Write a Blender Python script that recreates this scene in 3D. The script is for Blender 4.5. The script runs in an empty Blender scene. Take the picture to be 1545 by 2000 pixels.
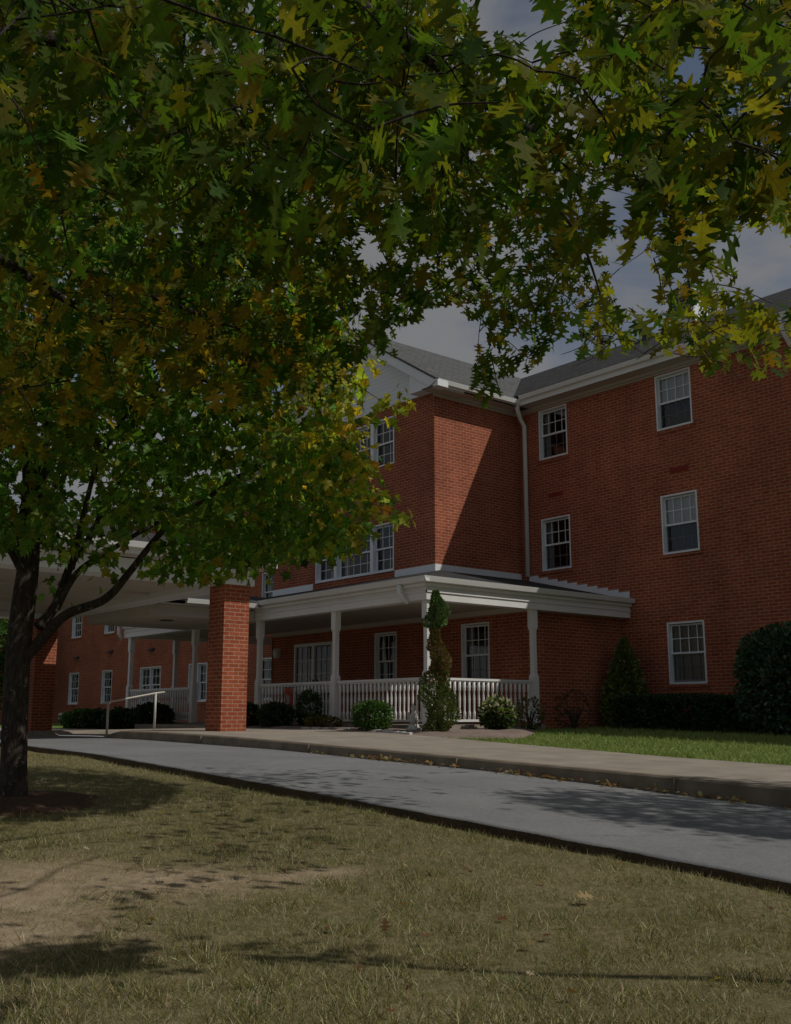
import bpy, math, random
import numpy as np
from mathutils import Vector, Matrix

rng = np.random.default_rng(11)
random.seed(5)
S = bpy.context.scene
COL = S.collection

# ------------------------------------------------------------------ camera, sky, sun, exposure
FPX = 2030.0
PITCH = math.atan(398 / FPX)
HEAD = math.radians(50.4)
cd = bpy.data.cameras.new('camera')
cam = bpy.data.objects.new('camera', cd)
COL.objects.link(cam)
cd.sensor_fit = 'VERTICAL'
cd.sensor_height = 24.0
cd.lens = 24.0 * FPX / 2000.0
cd.clip_start = 0.05
cd.clip_end = 1500
cam.location = (0, 0, 0)
cam.rotation_euler = (math.pi / 2 + PITCH, 0, HEAD - math.pi / 2)
S.camera = cam

SUN = np.array([0.49, -0.77, 1.0])
sunv = SUN / np.linalg.norm(SUN)
w = bpy.data.worlds.new('World')
S.world = w
w.use_nodes = True
wt = w.node_tree
wt.nodes.clear()
W = wt.nodes.new
out = W('ShaderNodeOutputWorld')
bg = W('ShaderNodeBackground')
bg.inputs['Strength'].default_value = 0.10
sky = W('ShaderNodeTexSky')
sky.sky_type = 'NISHITA'
sky.sun_disc = False
sky.sun_elevation = math.asin(sunv[2])
sky.sun_rotation = math.atan2(sunv[0], sunv[1])
sky.dust_density = 0.6
# real clouds in the sky: noise over the dome, as an HDRI would hold them
tc = W('ShaderNodeTexCoord')
mp = W('ShaderNodeMapping')
mp.inputs['Scale'].default_value = (1.0, 1.0, 2.3)
nz = W('ShaderNodeTexNoise')
nz.inputs['Scale'].default_value = 3.7
nz.inputs['Detail'].default_value = 9
nz.inputs['Roughness'].default_value = 0.55
rp = W('ShaderNodeValToRGB')
rp.color_ramp.elements[0].position = 0.38
rp.color_ramp.elements[1].position = 0.55
rp.color_ramp.elements[0].color = (0.15, 0.15, 0.15, 1)
mx = W('ShaderNodeMix')
mx.data_type = 'RGBA'
mx.inputs['B'].default_value = (4.25, 4.32, 4.5, 1)
L = wt.links.new
L(tc.outputs['Generated'], mp.inputs['Vector'])
L(mp.outputs['Vector'], nz.inputs['Vector'])
L(nz.outputs['Fac'], rp.inputs['Fac'])
L(rp.outputs['Color'], mx.inputs['Factor'])
L(sky.outputs['Color'], mx.inputs['A'])
L(mx.outputs['Result'], bg.inputs['Color'])
L(bg.outputs['Background'], out.inputs['Surface'])

sd = bpy.data.lights.new('sun', 'SUN')
sd.energy = 5.0
sd.angle = math.radians(0.5)
sd.color = (1.0, 0.95, 0.86)
so = bpy.data.objects.new('sun', sd)
COL.objects.link(so)
so.rotation_euler = Vector(-sunv).to_track_quat('-Z', 'Y').to_euler()
so.location = (0, 0, 30)

S.view_settings.view_transform = 'Standard'
S.view_settings.look = 'None'
S.view_settings.exposure = -1.2
S.view_settings.gamma = 1.0
S.cycles.use_denoising = True
S.cycles.max_bounces = 6
S.cycles.transparent_max_bounces = 8

# ------------------------------------------------------------------ camera maths (to lay out real 3D from measured directions)
Fh = np.array([math.cos(HEAD), math.sin(HEAD), 0.0])
Rt = np.array([math.sin(HEAD), -math.cos(HEAD), 0.0])
Uz = np.array([0, 0, 1.0])
FW = Fh * math.cos(PITCH) + Uz * math.sin(PITCH)
UP = -Fh * math.sin(PITCH) + Uz * math.cos(PITCH)


def at(px, py, depth):
    r = FW * FPX + Rt * (px - 772.5) + UP * (1000 - py)
    return r * depth / (r @ Fh)


def atz(px, py, z):
    r = FW * FPX + Rt * (px - 772.5) + UP * (1000 - py)
    return r * z / r[2]


def proj(P):
    P = np.asarray(P, float)
    d = P @ FW
    d = np.where(np.abs(d) < 1e-6, 1e-6, d)
    return 772.5 + FPX * (P @ Rt) / d, 1000 - FPX * (P @ UP) / d, d


# ------------------------------------------------------------------ materials
MATS = {}


def newmat(name):
    m = bpy.data.materials.new(name)
    m.use_nodes = True
    t = m.node_tree
    b = t.nodes['Principled BSDF']
    MATS[name] = m
    return m, t, b


def coords(t, scale=1.0):
    g = t.nodes.new('ShaderNodeNewGeometry')
    return g.outputs['Position']


def noise(t, vec, scale, detail=4, rough=0.55):
    n = t.nodes.new('ShaderNodeTexNoise')
    n.inputs['Scale'].default_value = scale
    n.inputs['Detail'].default_value = detail
    n.inputs['Roughness'].default_value = rough
    t.links.new(vec, n.inputs['Vector'])
    return n.outputs['Fac']


def ramp(t, fac, stops):
    r = t.nodes.new('ShaderNodeValToRGB')
    e = r.color_ramp.elements
    while len(e) < len(stops):
        e.new(0.5)
    for k, (p, c) in enumerate(stops):
        e[k].position = p
        e[k].color = (*c, 1) if len(c) == 3 else c
    t.links.new(fac, r.inputs['Fac'])
    return r.outputs['Color']


def mix(t, fac, a, b, blend='MIX'):
    n = t.nodes.new('ShaderNodeMix')
    n.data_type = 'RGBA'
    n.blend_type = blend
    for k, v in (('Factor', fac), ('A', a), ('B', b)):
        if isinstance(v, (int, float)):
            n.inputs[k].default_value = v
        elif isinstance(v, tuple):
            n.inputs[k].default_value = (*v, 1)
        else:
            t.links.new(v, n.inputs[k])
    return n.outputs['Result']


def bump(t, b, h, strength, dist=0.01):
    n = t.nodes.new('ShaderNodeBump')
    n.inputs['Strength'].default_value = strength
    n.inputs['Distance'].default_value = dist
    t.links.new(h, n.inputs['Height'])
    t.links.new(n.outputs['Normal'], b.inputs['Normal'])


def wallvec(t, mode='auto'):
    """(along the wall, height) from the world position: -X walls run along y, -Y walls along x."""
    g = t.nodes.new('ShaderNodeNewGeometry')
    sp = t.nodes.new('ShaderNodeSeparateXYZ')
    t.links.new(g.outputs['Position'], sp.inputs[0])
    sn = t.nodes.new('ShaderNodeSeparateXYZ')
    t.links.new(g.outputs['True Normal'], sn.inputs[0])
    ab = t.nodes.new('ShaderNodeMath')
    ab.operation = 'ABSOLUTE'
    t.links.new(sn.outputs['X'], ab.inputs[0])
    gt = t.nodes.new('ShaderNodeMath')
    gt.operation = 'GREATER_THAN'
    gt.inputs[1].default_value = 0.5
    t.links.new(ab.outputs[0], gt.inputs[0])
    mu = t.nodes.new('ShaderNodeMix')
    t.links.new(gt.outputs[0], mu.inputs['Factor'])
    t.links.new(sp.outputs['X'], mu.inputs['A'])
    t.links.new(sp.outputs['Y'], mu.inputs['B'])
    cb = t.nodes.new('ShaderNodeCombineXYZ')
    t.links.new(mu.outputs['Result'], cb.inputs['X'])
    t.links.new(sp.outputs['Z'], cb.inputs['Y'])
    return cb.outputs[0], g.outputs['Position']


def brick_mat(name, c1, c2, mortar):
    m, t, b = newmat(name)
    v, pos = wallvec(t)
    k = t.nodes.new('ShaderNodeTexBrick')
    k.offset = 0.5
    k.inputs['Scale'].default_value = 1
    k.inputs['Brick Width'].default_value = 0.217
    k.inputs['Row Height'].default_value = 0.0724
    k.inputs['Mortar Size'].default_value = 0.0085
    k.inputs['Mortar Smooth'].default_value = 0.25
    k.inputs['Bias'].default_value = -0.1
    k.inputs['Color1'].default_value = (*c1, 1)
    k.inputs['Color2'].default_value = (*c2, 1)
    k.inputs['Mortar'].default_value = (*mortar, 1)
    t.links.new(v, k.inputs['Vector'])
    n1 = noise(t, pos, 0.7, 5)
    n2 = noise(t, pos, 14, 3)
    ms = t.nodes.new('ShaderNodeMapping')
    ms.inputs['Scale'].default_value = (1, 1, 0.12)
    t.links.new(pos, ms.inputs['Vector'])
    n3 = noise(t, ms.outputs[0], 2.6, 4, 0.65)
    kc = mix(t, 1.0, k.outputs['Color'], ramp(t, n3, [(0.30, (0.90, 0.89, 0.88)), (0.6, (1.05, 1.05, 1.05))]), 'MULTIPLY')
    col = mix(t, 1.0, kc, ramp(t, n1, [(0.3, (0.78, 0.76, 0.76)), (0.7, (1.15, 1.12, 1.1))]), 'MULTIPLY')
    col = mix(t, 1.0, col, ramp(t, n2, [(0.25, (0.8, 0.8, 0.8)), (0.75, (1.15, 1.15, 1.15))]), 'MULTIPLY')
    t.links.new(col, b.inputs['Base Color'])
    b.inputs['Roughness'].default_value = 0.9
    b.inputs['Specular IOR Level'].default_value = 0.25
    inv = t.nodes.new('ShaderNodeMath')
    inv.operation = 'SUBTRACT'
    inv.inputs[0].default_value = 1
    t.links.new(k.outputs['Fac'], inv.inputs[1])
    bump(t, b, inv.outputs[0], 0.6, 0.008)
    return m


def plain(name, col, rough=0.6, spec=0.3, var=0.12, scale=3.0, bmp=0.0, bscale=60):
    m, t, b = newmat(name)
    p = coords(t)
    n = noise(t, p, scale, 6)
    lo = tuple(c * (1 - var) for c in col)
    hi = tuple(min(1, c * (1 + var)) for c in col)
    t.links.new(ramp(t, n, [(0.3, lo), (0.7, hi)]), b.inputs['Base Color'])
    b.inputs['Roughness'].default_value = rough
    b.inputs['Specular IOR Level'].default_value = spec
    if bmp:
        bump(t, b, noise(t, p, bscale, 4), bmp, 0.01)
    return m


brick = brick_mat('red_brick', (0.395, 0.103, 0.047), (0.29, 0.067, 0.031), (0.46, 0.28, 0.195))
white = plain('white_paint', (0.80, 0.80, 0.79), 0.45, 0.35, 0.05, 1.5)
vinyl = plain('white_vinyl', (0.83, 0.86, 0.89), 0.35, 0.4, 0.04, 1.5)
soffitm = plain('soffit_panel', (0.54, 0.50, 0.45), 0.6, 0.2, 0.05, 1.2)
concrete = plain('concrete', (0.31, 0.27, 0.225), 0.9, 0.15, 0.16, 2.2, 0.25, 90)
curbm = plain('curb_concrete', (0.23, 0.19, 0.145), 0.92, 0.15, 0.24, 3.5, 0.35, 60)
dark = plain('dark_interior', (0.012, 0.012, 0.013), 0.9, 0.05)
curtainm = plain('curtain_cloth', (0.42, 0.41, 0.39), 0.9, 0.05, 0.1, 6)
blindm = plain('window_blind', (0.86, 0.88, 0.90), 0.8, 0.1, 0.05, 4)
screenm = plain('insect_screen', (0.17, 0.18, 0.19), 0.8, 0.1, 0.1, 6)
metal = plain('galvanised_rail', (0.52, 0.50, 0.45), 0.4, 0.5, 0.1, 8)
ventm = plain('vent_red', (0.30, 0.045, 0.035), 0.6, 0.2)
darkmetal = plain('dark_metal', (0.05, 0.05, 0.055), 0.5, 0.4)
statuem = plain('pale_stone', (0.55, 0.54, 0.51), 0.85, 0.2, 0.25, 20)
MATS['white_vinyl'] = vinyl


def bark(name, c1, c2):
    m, t, b = newmat(name)
    p = coords(t)
    mpn = t.nodes.new('ShaderNodeMapping')
    mpn.inputs['Scale'].default_value = (1, 1, 0.22)
    t.links.new(p, mpn.inputs['Vector'])
    n = noise(t, mpn.outputs[0], 38, 6, 0.7)
    n2 = noise(t, p, 11, 3)
    c = mix(t, n2, ramp(t, n, [(0.35, c1), (0.68, c2)]), tuple(x * 0.7 for x in c1))
    li = ramp(t, noise(t, p, 26, 4, 0.75), [(0.60, (0, 0, 0)), (0.68, (1, 1, 1))])
    c = mix(t, li, c, (0.30, 0.29, 0.25))
    t.links.new(c, b.inputs['Base Color'])
    b.inputs['Roughness'].default_value = 0.95
    b.inputs['Specular IOR Level'].default_value = 0.15
    bump(t, b, n, 0.9, 0.02)
    return m


bark_m = bark('maple_bark', (0.045, 0.034, 0.027), (0.17, 0.145, 0.125))
bark_o = bark('oak_bark', (0.040, 0.032, 0.026), (0.12, 0.098, 0.08))


def leaf_mat(name, trans=0.45, rough=0.45, tsat=(1.25, 1.3, 0.45), spec=0.25, veins=False):
    """leaf whose own colour comes per leaf from the mesh; light passes through it"""
    m = bpy.data.materials.new(name)
    m.use_nodes = True
    t = m.node_tree
    t.nodes.clear()
    o = t.nodes.new('ShaderNodeOutputMaterial')
    a = t.nodes.new('ShaderNodeAttribute')
    a.attribute_name = 'tint'
    pr = t.nodes.new('ShaderNodeBsdfPrincipled')
    pr.inputs['Roughness'].default_value = rough
    pr.inputs['Specular IOR Level'].default_value = spec
    tr = t.nodes.new('ShaderNodeBsdfTranslucent')
    ms = t.nodes.new('ShaderNodeMixShader')
    ms.inputs[0].default_value = trans
    base = a.outputs['Color']
    if veins:
        u = t.nodes.new('ShaderNodeAttribute')
        u.attribute_name = 'leaf_uv'
        sp = t.nodes.new('ShaderNodeSeparateXYZ')
        t.links.new(u.outputs['Vector'], sp.inputs[0])

        def mth(op, a_, b_=None):
            n_ = t.nodes.new('ShaderNodeMath')
            n_.operation = op
            for q_, v_ in enumerate((a_, b_)):
                if v_ is None:
                    continue
                if isinstance(v_, (int, float)):
                    n_.inputs[q_].default_value = v_
                else:
                    t.links.new(v_, n_.inputs[q_])
            return n_.outputs[0]
        xx, yy = sp.outputs['X'], sp.outputs['Y']
        rib = mth('LESS_THAN', xx, 0.014)
        w_ = mth('FRACT', mth('MULTIPLY', mth('SUBTRACT', yy, mth('MULTIPLY', xx, 0.62)), 5.3))
        lat = mth('LESS_THAN', mth('ABSOLUTE', mth('SUBTRACT', w_, 0.5)), 0.045)
        base = mix(t, mth('MULTIPLY', mth('MAXIMUM', rib, lat), 0.45), base, mix(t, 1.0, base, (0.45, 0.5, 0.4), 'MULTIPLY'))
        nb = noise(t, coords(t), 45, 3)
        base = mix(t, 1.0, base, ramp(t, nb, [(0.3, (0.82, 0.84, 0.82)), (0.7, (1.15, 1.12, 1.1))]), 'MULTIPLY')
    c2 = mix(t, 1.0, base, tsat, 'MULTIPLY')
    t.links.new(base, pr.inputs['Base Color'])
    t.links.new(c2, tr.inputs['Color'])
    t.links.new(pr.outputs[0], ms.inputs[1])
    t.links.new(tr.outputs[0], ms.inputs[2])
    t.links.new(ms.outputs[0], o.inputs['Surface'])
    return m


leafm = leaf_mat('leaf', 0.45)
leaf_oak = leaf_mat('oak_leaf', 0.58, 0.6, (1.22, 1.14, 0.42), spec=0.08, veins=True)
leaf_maple = leaf_mat('maple_leaf', 0.55, 0.5, spec=0.18, veins=True)
needle = leaf_mat('evergreen_leaf', 0.15, 0.5, (1.1, 1.15, 0.6))
grassm = leaf_mat('grass_blade', 0.3, 0.6, (1.1, 1.05, 0.7), 0.12)


def glass_mat():
    m = bpy.data.materials.new('window_glass')
    m.use_nodes = True
    t = m.node_tree
    t.nodes.clear()
    o = t.nodes.new('ShaderNodeOutputMaterial')
    fr = t.nodes.new('ShaderNodeFresnel')
    fr.inputs['IOR'].default_value = 1.75
    tr = t.nodes.new('ShaderNodeBsdfTransparent')
    tr.inputs['Color'].default_value = (0.90, 0.92, 0.92, 1)
    gl = t.nodes.new('ShaderNodeBsdfGlossy')
    gl.inputs['Roughness'].default_value = 0.02
    ms = t.nodes.new('ShaderNodeMixShader')
    t.links.new(fr.outputs[0], ms.inputs[0])
    t.links.new(tr.outputs[0], ms.inputs[1])
    t.links.new(gl.outputs[0], ms.inputs[2])
    t.links.new(ms.outputs[0], o.inputs['Surface'])
    return m


glass = glass_mat()


def shingle_mat(name, c1, c2, c3):
    m, t, b = newmat(name)
    g = t.nodes.new('ShaderNodeNewGeometry')
    v, pos = wallvec(t)
    # roofs: run along x or y by the normal, rows by height
    k = t.nodes.new('ShaderNodeTexBrick')
    k.inputs['Scale'].default_value = 1
    k.inputs['Brick Width'].default_value = 0.22
    k.inputs['Row Height'].default_value = 0.072
    k.inputs['Mortar Size'].default_value = 0.006
    k.inputs['Color1'].default_value = (*c1, 1)
    k.inputs['Color2'].default_value = (*c2, 1)
    k.inputs['Mortar'].default_value = (*c3, 1)
    # threshold for a roof slope: compare |nx| with |ny|
    sn = t.nodes.new('ShaderNodeSeparateXYZ')
    t.links.new(g.outputs['True Normal'], sn.inputs[0])
    ax = t.nodes.new('ShaderNodeMath'); ax.operation = 'ABSOLUTE'
    ay = t.nodes.new('ShaderNodeMath'); ay.operation = 'ABSOLUTE'
    t.links.new(sn.outputs['X'], ax.inputs[0])
    t.links.new(sn.outputs['Y'], ay.inputs[0])
    gt = t.nodes.new('ShaderNodeMath'); gt.operation = 'GREATER_THAN'
    t.links.new(ax.outputs[0], gt.inputs[0])
    t.links.new(ay.outputs[0], gt.inputs[1])
    sp = t.nodes.new('ShaderNodeSeparateXYZ')
    t.links.new(pos, sp.inputs[0])
    mu = t.nodes.new('ShaderNodeMix')
    t.links.new(gt.outputs[0], mu.inputs['Factor'])
    t.links.new(sp.outputs['X'], mu.inputs['A'])
    t.links.new(sp.outputs['Y'], mu.inputs['B'])
    cb = t.nodes.new('ShaderNodeCombineXYZ')
    t.links.new(mu.outputs['Result'], cb.inputs['X'])
    t.links.new(sp.outputs['Z'], cb.inputs['Y'])
    t.links.new(cb.outputs[0], k.inputs['Vector'])
    n = noise(t, pos, 9, 5, 0.7)
    n2 = noise(t, pos, 70, 2)
    c = mix(t, 1.0, k.outputs['Color'], ramp(t, n, [(0.3, (0.7, 0.7, 0.7)), (0.7, (1.25, 1.25, 1.25))]), 'MULTIPLY')
    c = mix(t, 1.0, c, ramp(t, n2, [(0.3, (0.75, 0.75, 0.75)), (0.7, (1.2, 1.2, 1.2))]), 'MULTIPLY')
    t.links.new(c, b.inputs['Base Color'])
    b.inputs['Roughness'].default_value = 0.95
    b.inputs['Specular IOR Level'].default_value = 0.15
    bump(t, b, k.outputs['Color'], 0.5, 0.02)
    return m


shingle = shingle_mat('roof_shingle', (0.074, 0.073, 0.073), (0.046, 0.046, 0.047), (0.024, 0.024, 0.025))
shingle_sunlit = shingle_mat('sunlit_shingle', (0.145, 0.146, 0.150), (0.105, 0.107, 0.11), (0.06, 0.061, 0.063))  # same shingle made paler: the sun on the bay roof painted into its colour


def siding_mat():
    m, t, b = newmat('white_siding')
    v, pos = wallvec(t)
    sp = t.nodes.new('ShaderNodeSeparateXYZ')
    t.links.new(pos, sp.inputs[0])
    md = t.nodes.new('ShaderNodeMath'); md.operation = 'WRAP'
    md.inputs[1].default_value = 0.0
    md.inputs[2].default_value = 0.115
    # wrap(value, max, min)
    md.inputs[1].default_value = 0.115
    md.inputs[2].default_value = 0.0
    t.links.new(sp.outputs['Z'], md.inputs[0])
    dv = t.nodes.new('ShaderNodeMath'); dv.operation = 'DIVIDE'
    dv.inputs[1].default_value = 0.115
    t.links.new(md.outputs[0], dv.inputs[0])
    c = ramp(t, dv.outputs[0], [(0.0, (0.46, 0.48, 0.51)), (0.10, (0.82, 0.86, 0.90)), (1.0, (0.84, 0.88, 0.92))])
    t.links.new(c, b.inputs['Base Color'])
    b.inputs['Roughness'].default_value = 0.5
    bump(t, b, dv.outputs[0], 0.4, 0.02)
    return m


siding = siding_mat()


def road_mat():
    m, t, b = newmat('worn_asphalt')
    p = coords(t)
    n1 = noise(t, p, 140, 3, 0.7)
    n2 = noise(t, p, 0.9, 6, 0.6)
    n3 = noise(t, p, 22, 4)
    c = ramp(t, n1, [(0.28, (0.13, 0.13, 0.13)), (0.5, (0.213, 0.218, 0.222)), (0.75, (0.315, 0.32, 0.325))])
    c = mix(t, 1.0, c, ramp(t, n2, [(0.3, (0.82, 0.82, 0.83)), (0.7, (1.12, 1.11, 1.1))]), 'MULTIPLY')
    c = mix(t, 1.0, c, ramp(t, n3, [(0.3, (0.88, 0.88, 0.88)), (0.7, (1.08, 1.08, 1.08))]), 'MULTIPLY')
    vo = t.nodes.new('ShaderNodeTexVoronoi')
    vo.feature = 'DISTANCE_TO_EDGE'
    vo.inputs['Scale'].default_value = 0.33
    wv = t.nodes.new('ShaderNodeVectorMath')
    wv.operation = 'ADD'
    nw = t.nodes.new('ShaderNodeTexNoise')
    nw.inputs['Scale'].default_value = 1.6
    nw.inputs['Detail'].default_value = 6
    t.links.new(p, nw.inputs['Vector'])
    t.links.new(p, wv.inputs[0])
    t.links.new(nw.outputs['Color'], wv.inputs[1])
    t.links.new(wv.outputs[0], vo.inputs['Vector'])
    cr = ramp(t, vo.outputs['Distance'], [(0.0, (0.62, 0.62, 0.62)), (0.006, (1, 1, 1))])
    c = mix(t, 0.7, c, cr, 'MULTIPLY')
    st = ramp(t, noise(t, p, 3.2, 5, 0.7), [(0.66, (1, 1, 1)), (0.78, (0.78, 0.78, 0.78))])
    c = mix(t, 1.0, c, st, 'MULTIPLY')
    t.links.new(c, b.inputs['Base Color'])
    b.inputs['Roughness'].default_value = 0.9
    b.inputs['Specular IOR Level'].default_value = 0.2
    bump(t, b, n1, 0.35, 0.006)
    return m


road_m = road_mat()


def soil_mat(name, stops, scale=60, big=1.2):
    m, t, b = newmat(name)
    p = coords(t)
    n1 = noise(t, p, scale, 5, 0.7)
    n2 = noise(t, p, big, 4)
    c = ramp(t, n1, stops)
    c = mix(t, 1.0, c, ramp(t, n2, [(0.3, (0.8, 0.8, 0.8)), (0.7, (1.15, 1.15, 1.15))]), 'MULTIPLY')
    t.links.new(c, b.inputs['Base Color'])
    b.inputs['Roughness'].default_value = 0.95
    b.inputs['Specular IOR Level'].default_value = 0.1
    bump(t, b, n1, 0.8, 0.03)
    return m


mulch_m = soil_mat('mulch_chips', [(0.3, (0.10, 0.07, 0.058)), (0.5, (0.30, 0.23, 0.195)), (0.75, (0.50, 0.41, 0.36))], 55)
mulch_d = soil_mat('dark_mulch', [(0.3, (0.045, 0.026, 0.018)), (0.5, (0.13, 0.075, 0.05)), (0.75, (0.24, 0.15, 0.10))], 60)
edge_m = soil_mat('road_edge_earth', [(0.3, (0.06, 0.042, 0.025)), (0.7, (0.17, 0.12, 0.08))], 50)


def lawn_mat(name, g1, g2):
    m, t, b = newmat(name)
    p = coords(t)
    a = t.nodes.new('ShaderNodeAttribute')
    a.attribute_name = 'dirt'
    n = noise(t, p, 18, 5, 0.65)
    n2 = noise(t, p, 1.1, 4)
    fine = noise(t, p, 170, 3, 0.7)
    c = ramp(t, n, [(0.3, g1), (0.7, g2)])
    c = mix(t, 1.0, c, ramp(t, n2, [(0.3, (0.8, 0.82, 0.8)), (0.7, (1.15, 1.1, 1.1))]), 'MULTIPLY')
    c = mix(t, 1.0, c, ramp(t, fine, [(0.3, (0.6, 0.6, 0.6)), (0.7, (1.25, 1.25, 1.25))]), 'MULTIPLY')
    d = ramp(t, noise(t, p, 9, 6, 0.65), [(0.25, (0.25, 0.185, 0.118)), (0.55, (0.36, 0.28, 0.19)), (0.8, (0.46, 0.37, 0.26))])
    d = mix(t, 1.0, d, ramp(t, fine, [(0.3, (0.8, 0.8, 0.8)), (0.7, (1.1, 1.1, 1.1))]), 'MULTIPLY')
    c = mix(t, a.outputs['Fac'], c, d)
    t.links.new(c, b.inputs['Base Color'])
    b.inputs['Roughness'].default_value = 0.95
    b.inputs['Specular IOR Level'].default_value = 0.08
    bump(t, b, n, 0.6, 0.03)
    return m


lawn_dry = lawn_mat('dry_lawn_ground', (0.12, 0.105, 0.05), (0.25, 0.215, 0.12))
lawn_green = lawn_mat('green_lawn_ground', (0.10, 0.15, 0.035), (0.20, 0.26, 0.075))

# ------------------------------------------------------------------ mesh helpers


class MB:
    def __init__(self):
        self.v, self.f = [], []

    def add(self, vs, fs):
        o = len(self.v)
        self.v += [tuple(map(float, p)) for p in vs]
        self.f += [tuple(i + o for i in f) for f in fs]
        return self

    def box(self, x0, x1, y0, y1, z0, z1):
        x0, x1 = min(x0, x1), max(x0, x1)
        y0, y1 = min(y0, y1), max(y0, y1)
        z0, z1 = min(z0, z1), max(z0, z1)
        vs = [(x, y, z) for z in (z0, z1) for y in (y0, y1) for x in (x0, x1)]
        return self.add(vs, [(0, 2, 3, 1), (4, 5, 7, 6), (0, 1, 5, 4), (2, 6, 7, 3), (0, 4, 6, 2), (1, 3, 7, 5)])

    def quad(self, a, b, c, d):
        return self.add([a, b, c, d], [(0, 1, 2, 3)])

    def poly(self, pts):
        return self.add(pts, [tuple(range(len(pts)))])

    def prism(self, pts, off):
        """closed outline pts extruded by the vector off"""
        n = len(pts)
        off = np.array(off, float)
        vs = [np.array(p, float) for p in pts] + [np.array(p, float) + off for p in pts]
        fs = [tuple(range(n))[::-1], tuple(range(n, 2 * n))] + [(i, (i + 1) % n, n + (i + 1) % n, n + i) for i in range(n)]
        return self.add(vs, fs)

    def tube(self, pts, rad, sides=8, cap=True):
        pts = [np.array(p, float) for p in pts]
        n = len(pts)
        if not hasattr(rad, '__len__'):
            rad = [rad] * n
        vs, fs = [], []
        prev = None
        for i in range(n):
            d = pts[min(i + 1, n - 1)] - pts[max(i - 1, 0)]
            d /= np.linalg.norm(d) + 1e-9
            a = prev if prev is not None else (np.array([1.0, 0, 0]) if abs(d[0]) < 0.8 else np.array([0, 1.0, 0]))
            a = a - d * (a @ d)
            a /= np.linalg.norm(a) + 1e-9
            prev = a
            b = np.cross(d, a)
            for k in range(sides):
                q = 2 * math.pi * k / sides
                vs.append(pts[i] + rad[i] * (math.cos(q) * a + math.sin(q) * b))
        for i in range(n - 1):
            for k in range(sides):
                k2 = (k + 1) % sides
                fs.append((i * sides + k, i * sides + k2, (i + 1) * sides + k2, (i + 1) * sides + k))
        if cap:
            fs += [tuple(range(sides))[::-1], tuple((n - 1) * sides + k for k in range(sides))]
        return self.add(vs, fs)

    def lathe(self, c, prof, sides=10, square=False):
        """profile [(radius, z)] about a vertical axis at c"""
        vs, fs = [], []
        for r, z in prof:
            for k in range(sides):
                q = 2 * math.pi * (k + 0.5) / sides
                vs.append((c[0] + r * math.cos(q), c[1] + r * math.sin(q), c[2] + z))
        n = len(prof)
        for i in range(n - 1):
            for k in range(sides):
                k2 = (k + 1) % sides
                fs.append((i * sides + k, i * sides + k2, (i + 1) * sides + k2, (i + 1) * sides + k))
        fs += [tuple(range(sides))[::-1], tuple((n - 1) * sides + k for k in range(sides))]
        return self.add(vs, fs)

    def build(self, name, mat, parent=None, smooth=False, bevel=0.0):
        me = bpy.data.meshes.new(name)
        me.from_pydata(self.v, [], self.f)
        me.update()
        me.materials.append(mat)
        if smooth:
            for p in me.polygons:
                p.use_smooth = True
        o = bpy.data.objects.new(name, me)
        COL.objects.link(o)
        if parent is not None:
            o.parent = parent
            o.matrix_parent_inverse = parent_inv(parent)
        if bevel:
            md = o.modifiers.new('bevel', 'BEVEL')
            md.width = bevel
            md.segments = 2
            md.limit_method = 'ANGLE'
        return o


def world_of(o):
    m = o.matrix_basis.copy()
    while o.parent is not None:
        m = o.parent.matrix_basis @ o.matrix_parent_inverse @ m
        o = o.parent
    return m


def parent_inv(p):
    m = p.matrix_basis.copy()
    q = p
    while q.parent is not None:
        m = q.parent.matrix_basis @ q.matrix_parent_inverse @ m
        q = q.parent
    return m.inverted()


def tag(o, label=None, cat=None, group=None, kind=None):
    for k, v in (('label', label), ('category', cat), ('group', group), ('kind', kind)):
        if v:
            o[k] = v
    return o


def thing(name, label, cat, loc=(0, 0, 0), group=None):
    o = bpy.data.objects.new(name, None)
    o.empty_display_size = 0.2
    o.location = loc
    COL.objects.link(o)
    return tag(o, label, cat, group)


def fast_mesh(name, verts, loop_idx, loop_start, loop_total, mat, parent=None, tint=None, attr='tint'):
    me = bpy.data.meshes.new(name)
    me.vertices.add(len(verts))
    me.vertices.foreach_set('co', np.asarray(verts, np.float32).ravel())
    me.loops.add(len(loop_idx))
    me.loops.foreach_set('vertex_index', np.asarray(loop_idx, np.int32))
    me.polygons.add(len(loop_start))
    me.polygons.foreach_set('loop_start', np.asarray(loop_start, np.int32))
    try:
        me.polygons.foreach_set('loop_total', np.asarray(loop_total, np.int32))
    except Exception:
        pass
    me.update(calc_edges=True)
    if tint is not None:
        a = me.attributes.new(attr, 'FLOAT_COLOR', 'POINT')
        t4 = np.ones((len(verts), 4), np.float32)
        t4[:, :3] = tint
        a.data.foreach_set('color', t4.ravel())
    me.materials.append(mat)
    o = bpy.data.objects.new(name, me)
    COL.objects.link(o)
    if parent is not None:
        o.parent = parent
        o.matrix_parent_inverse = parent_inv(parent)
    return o


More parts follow.
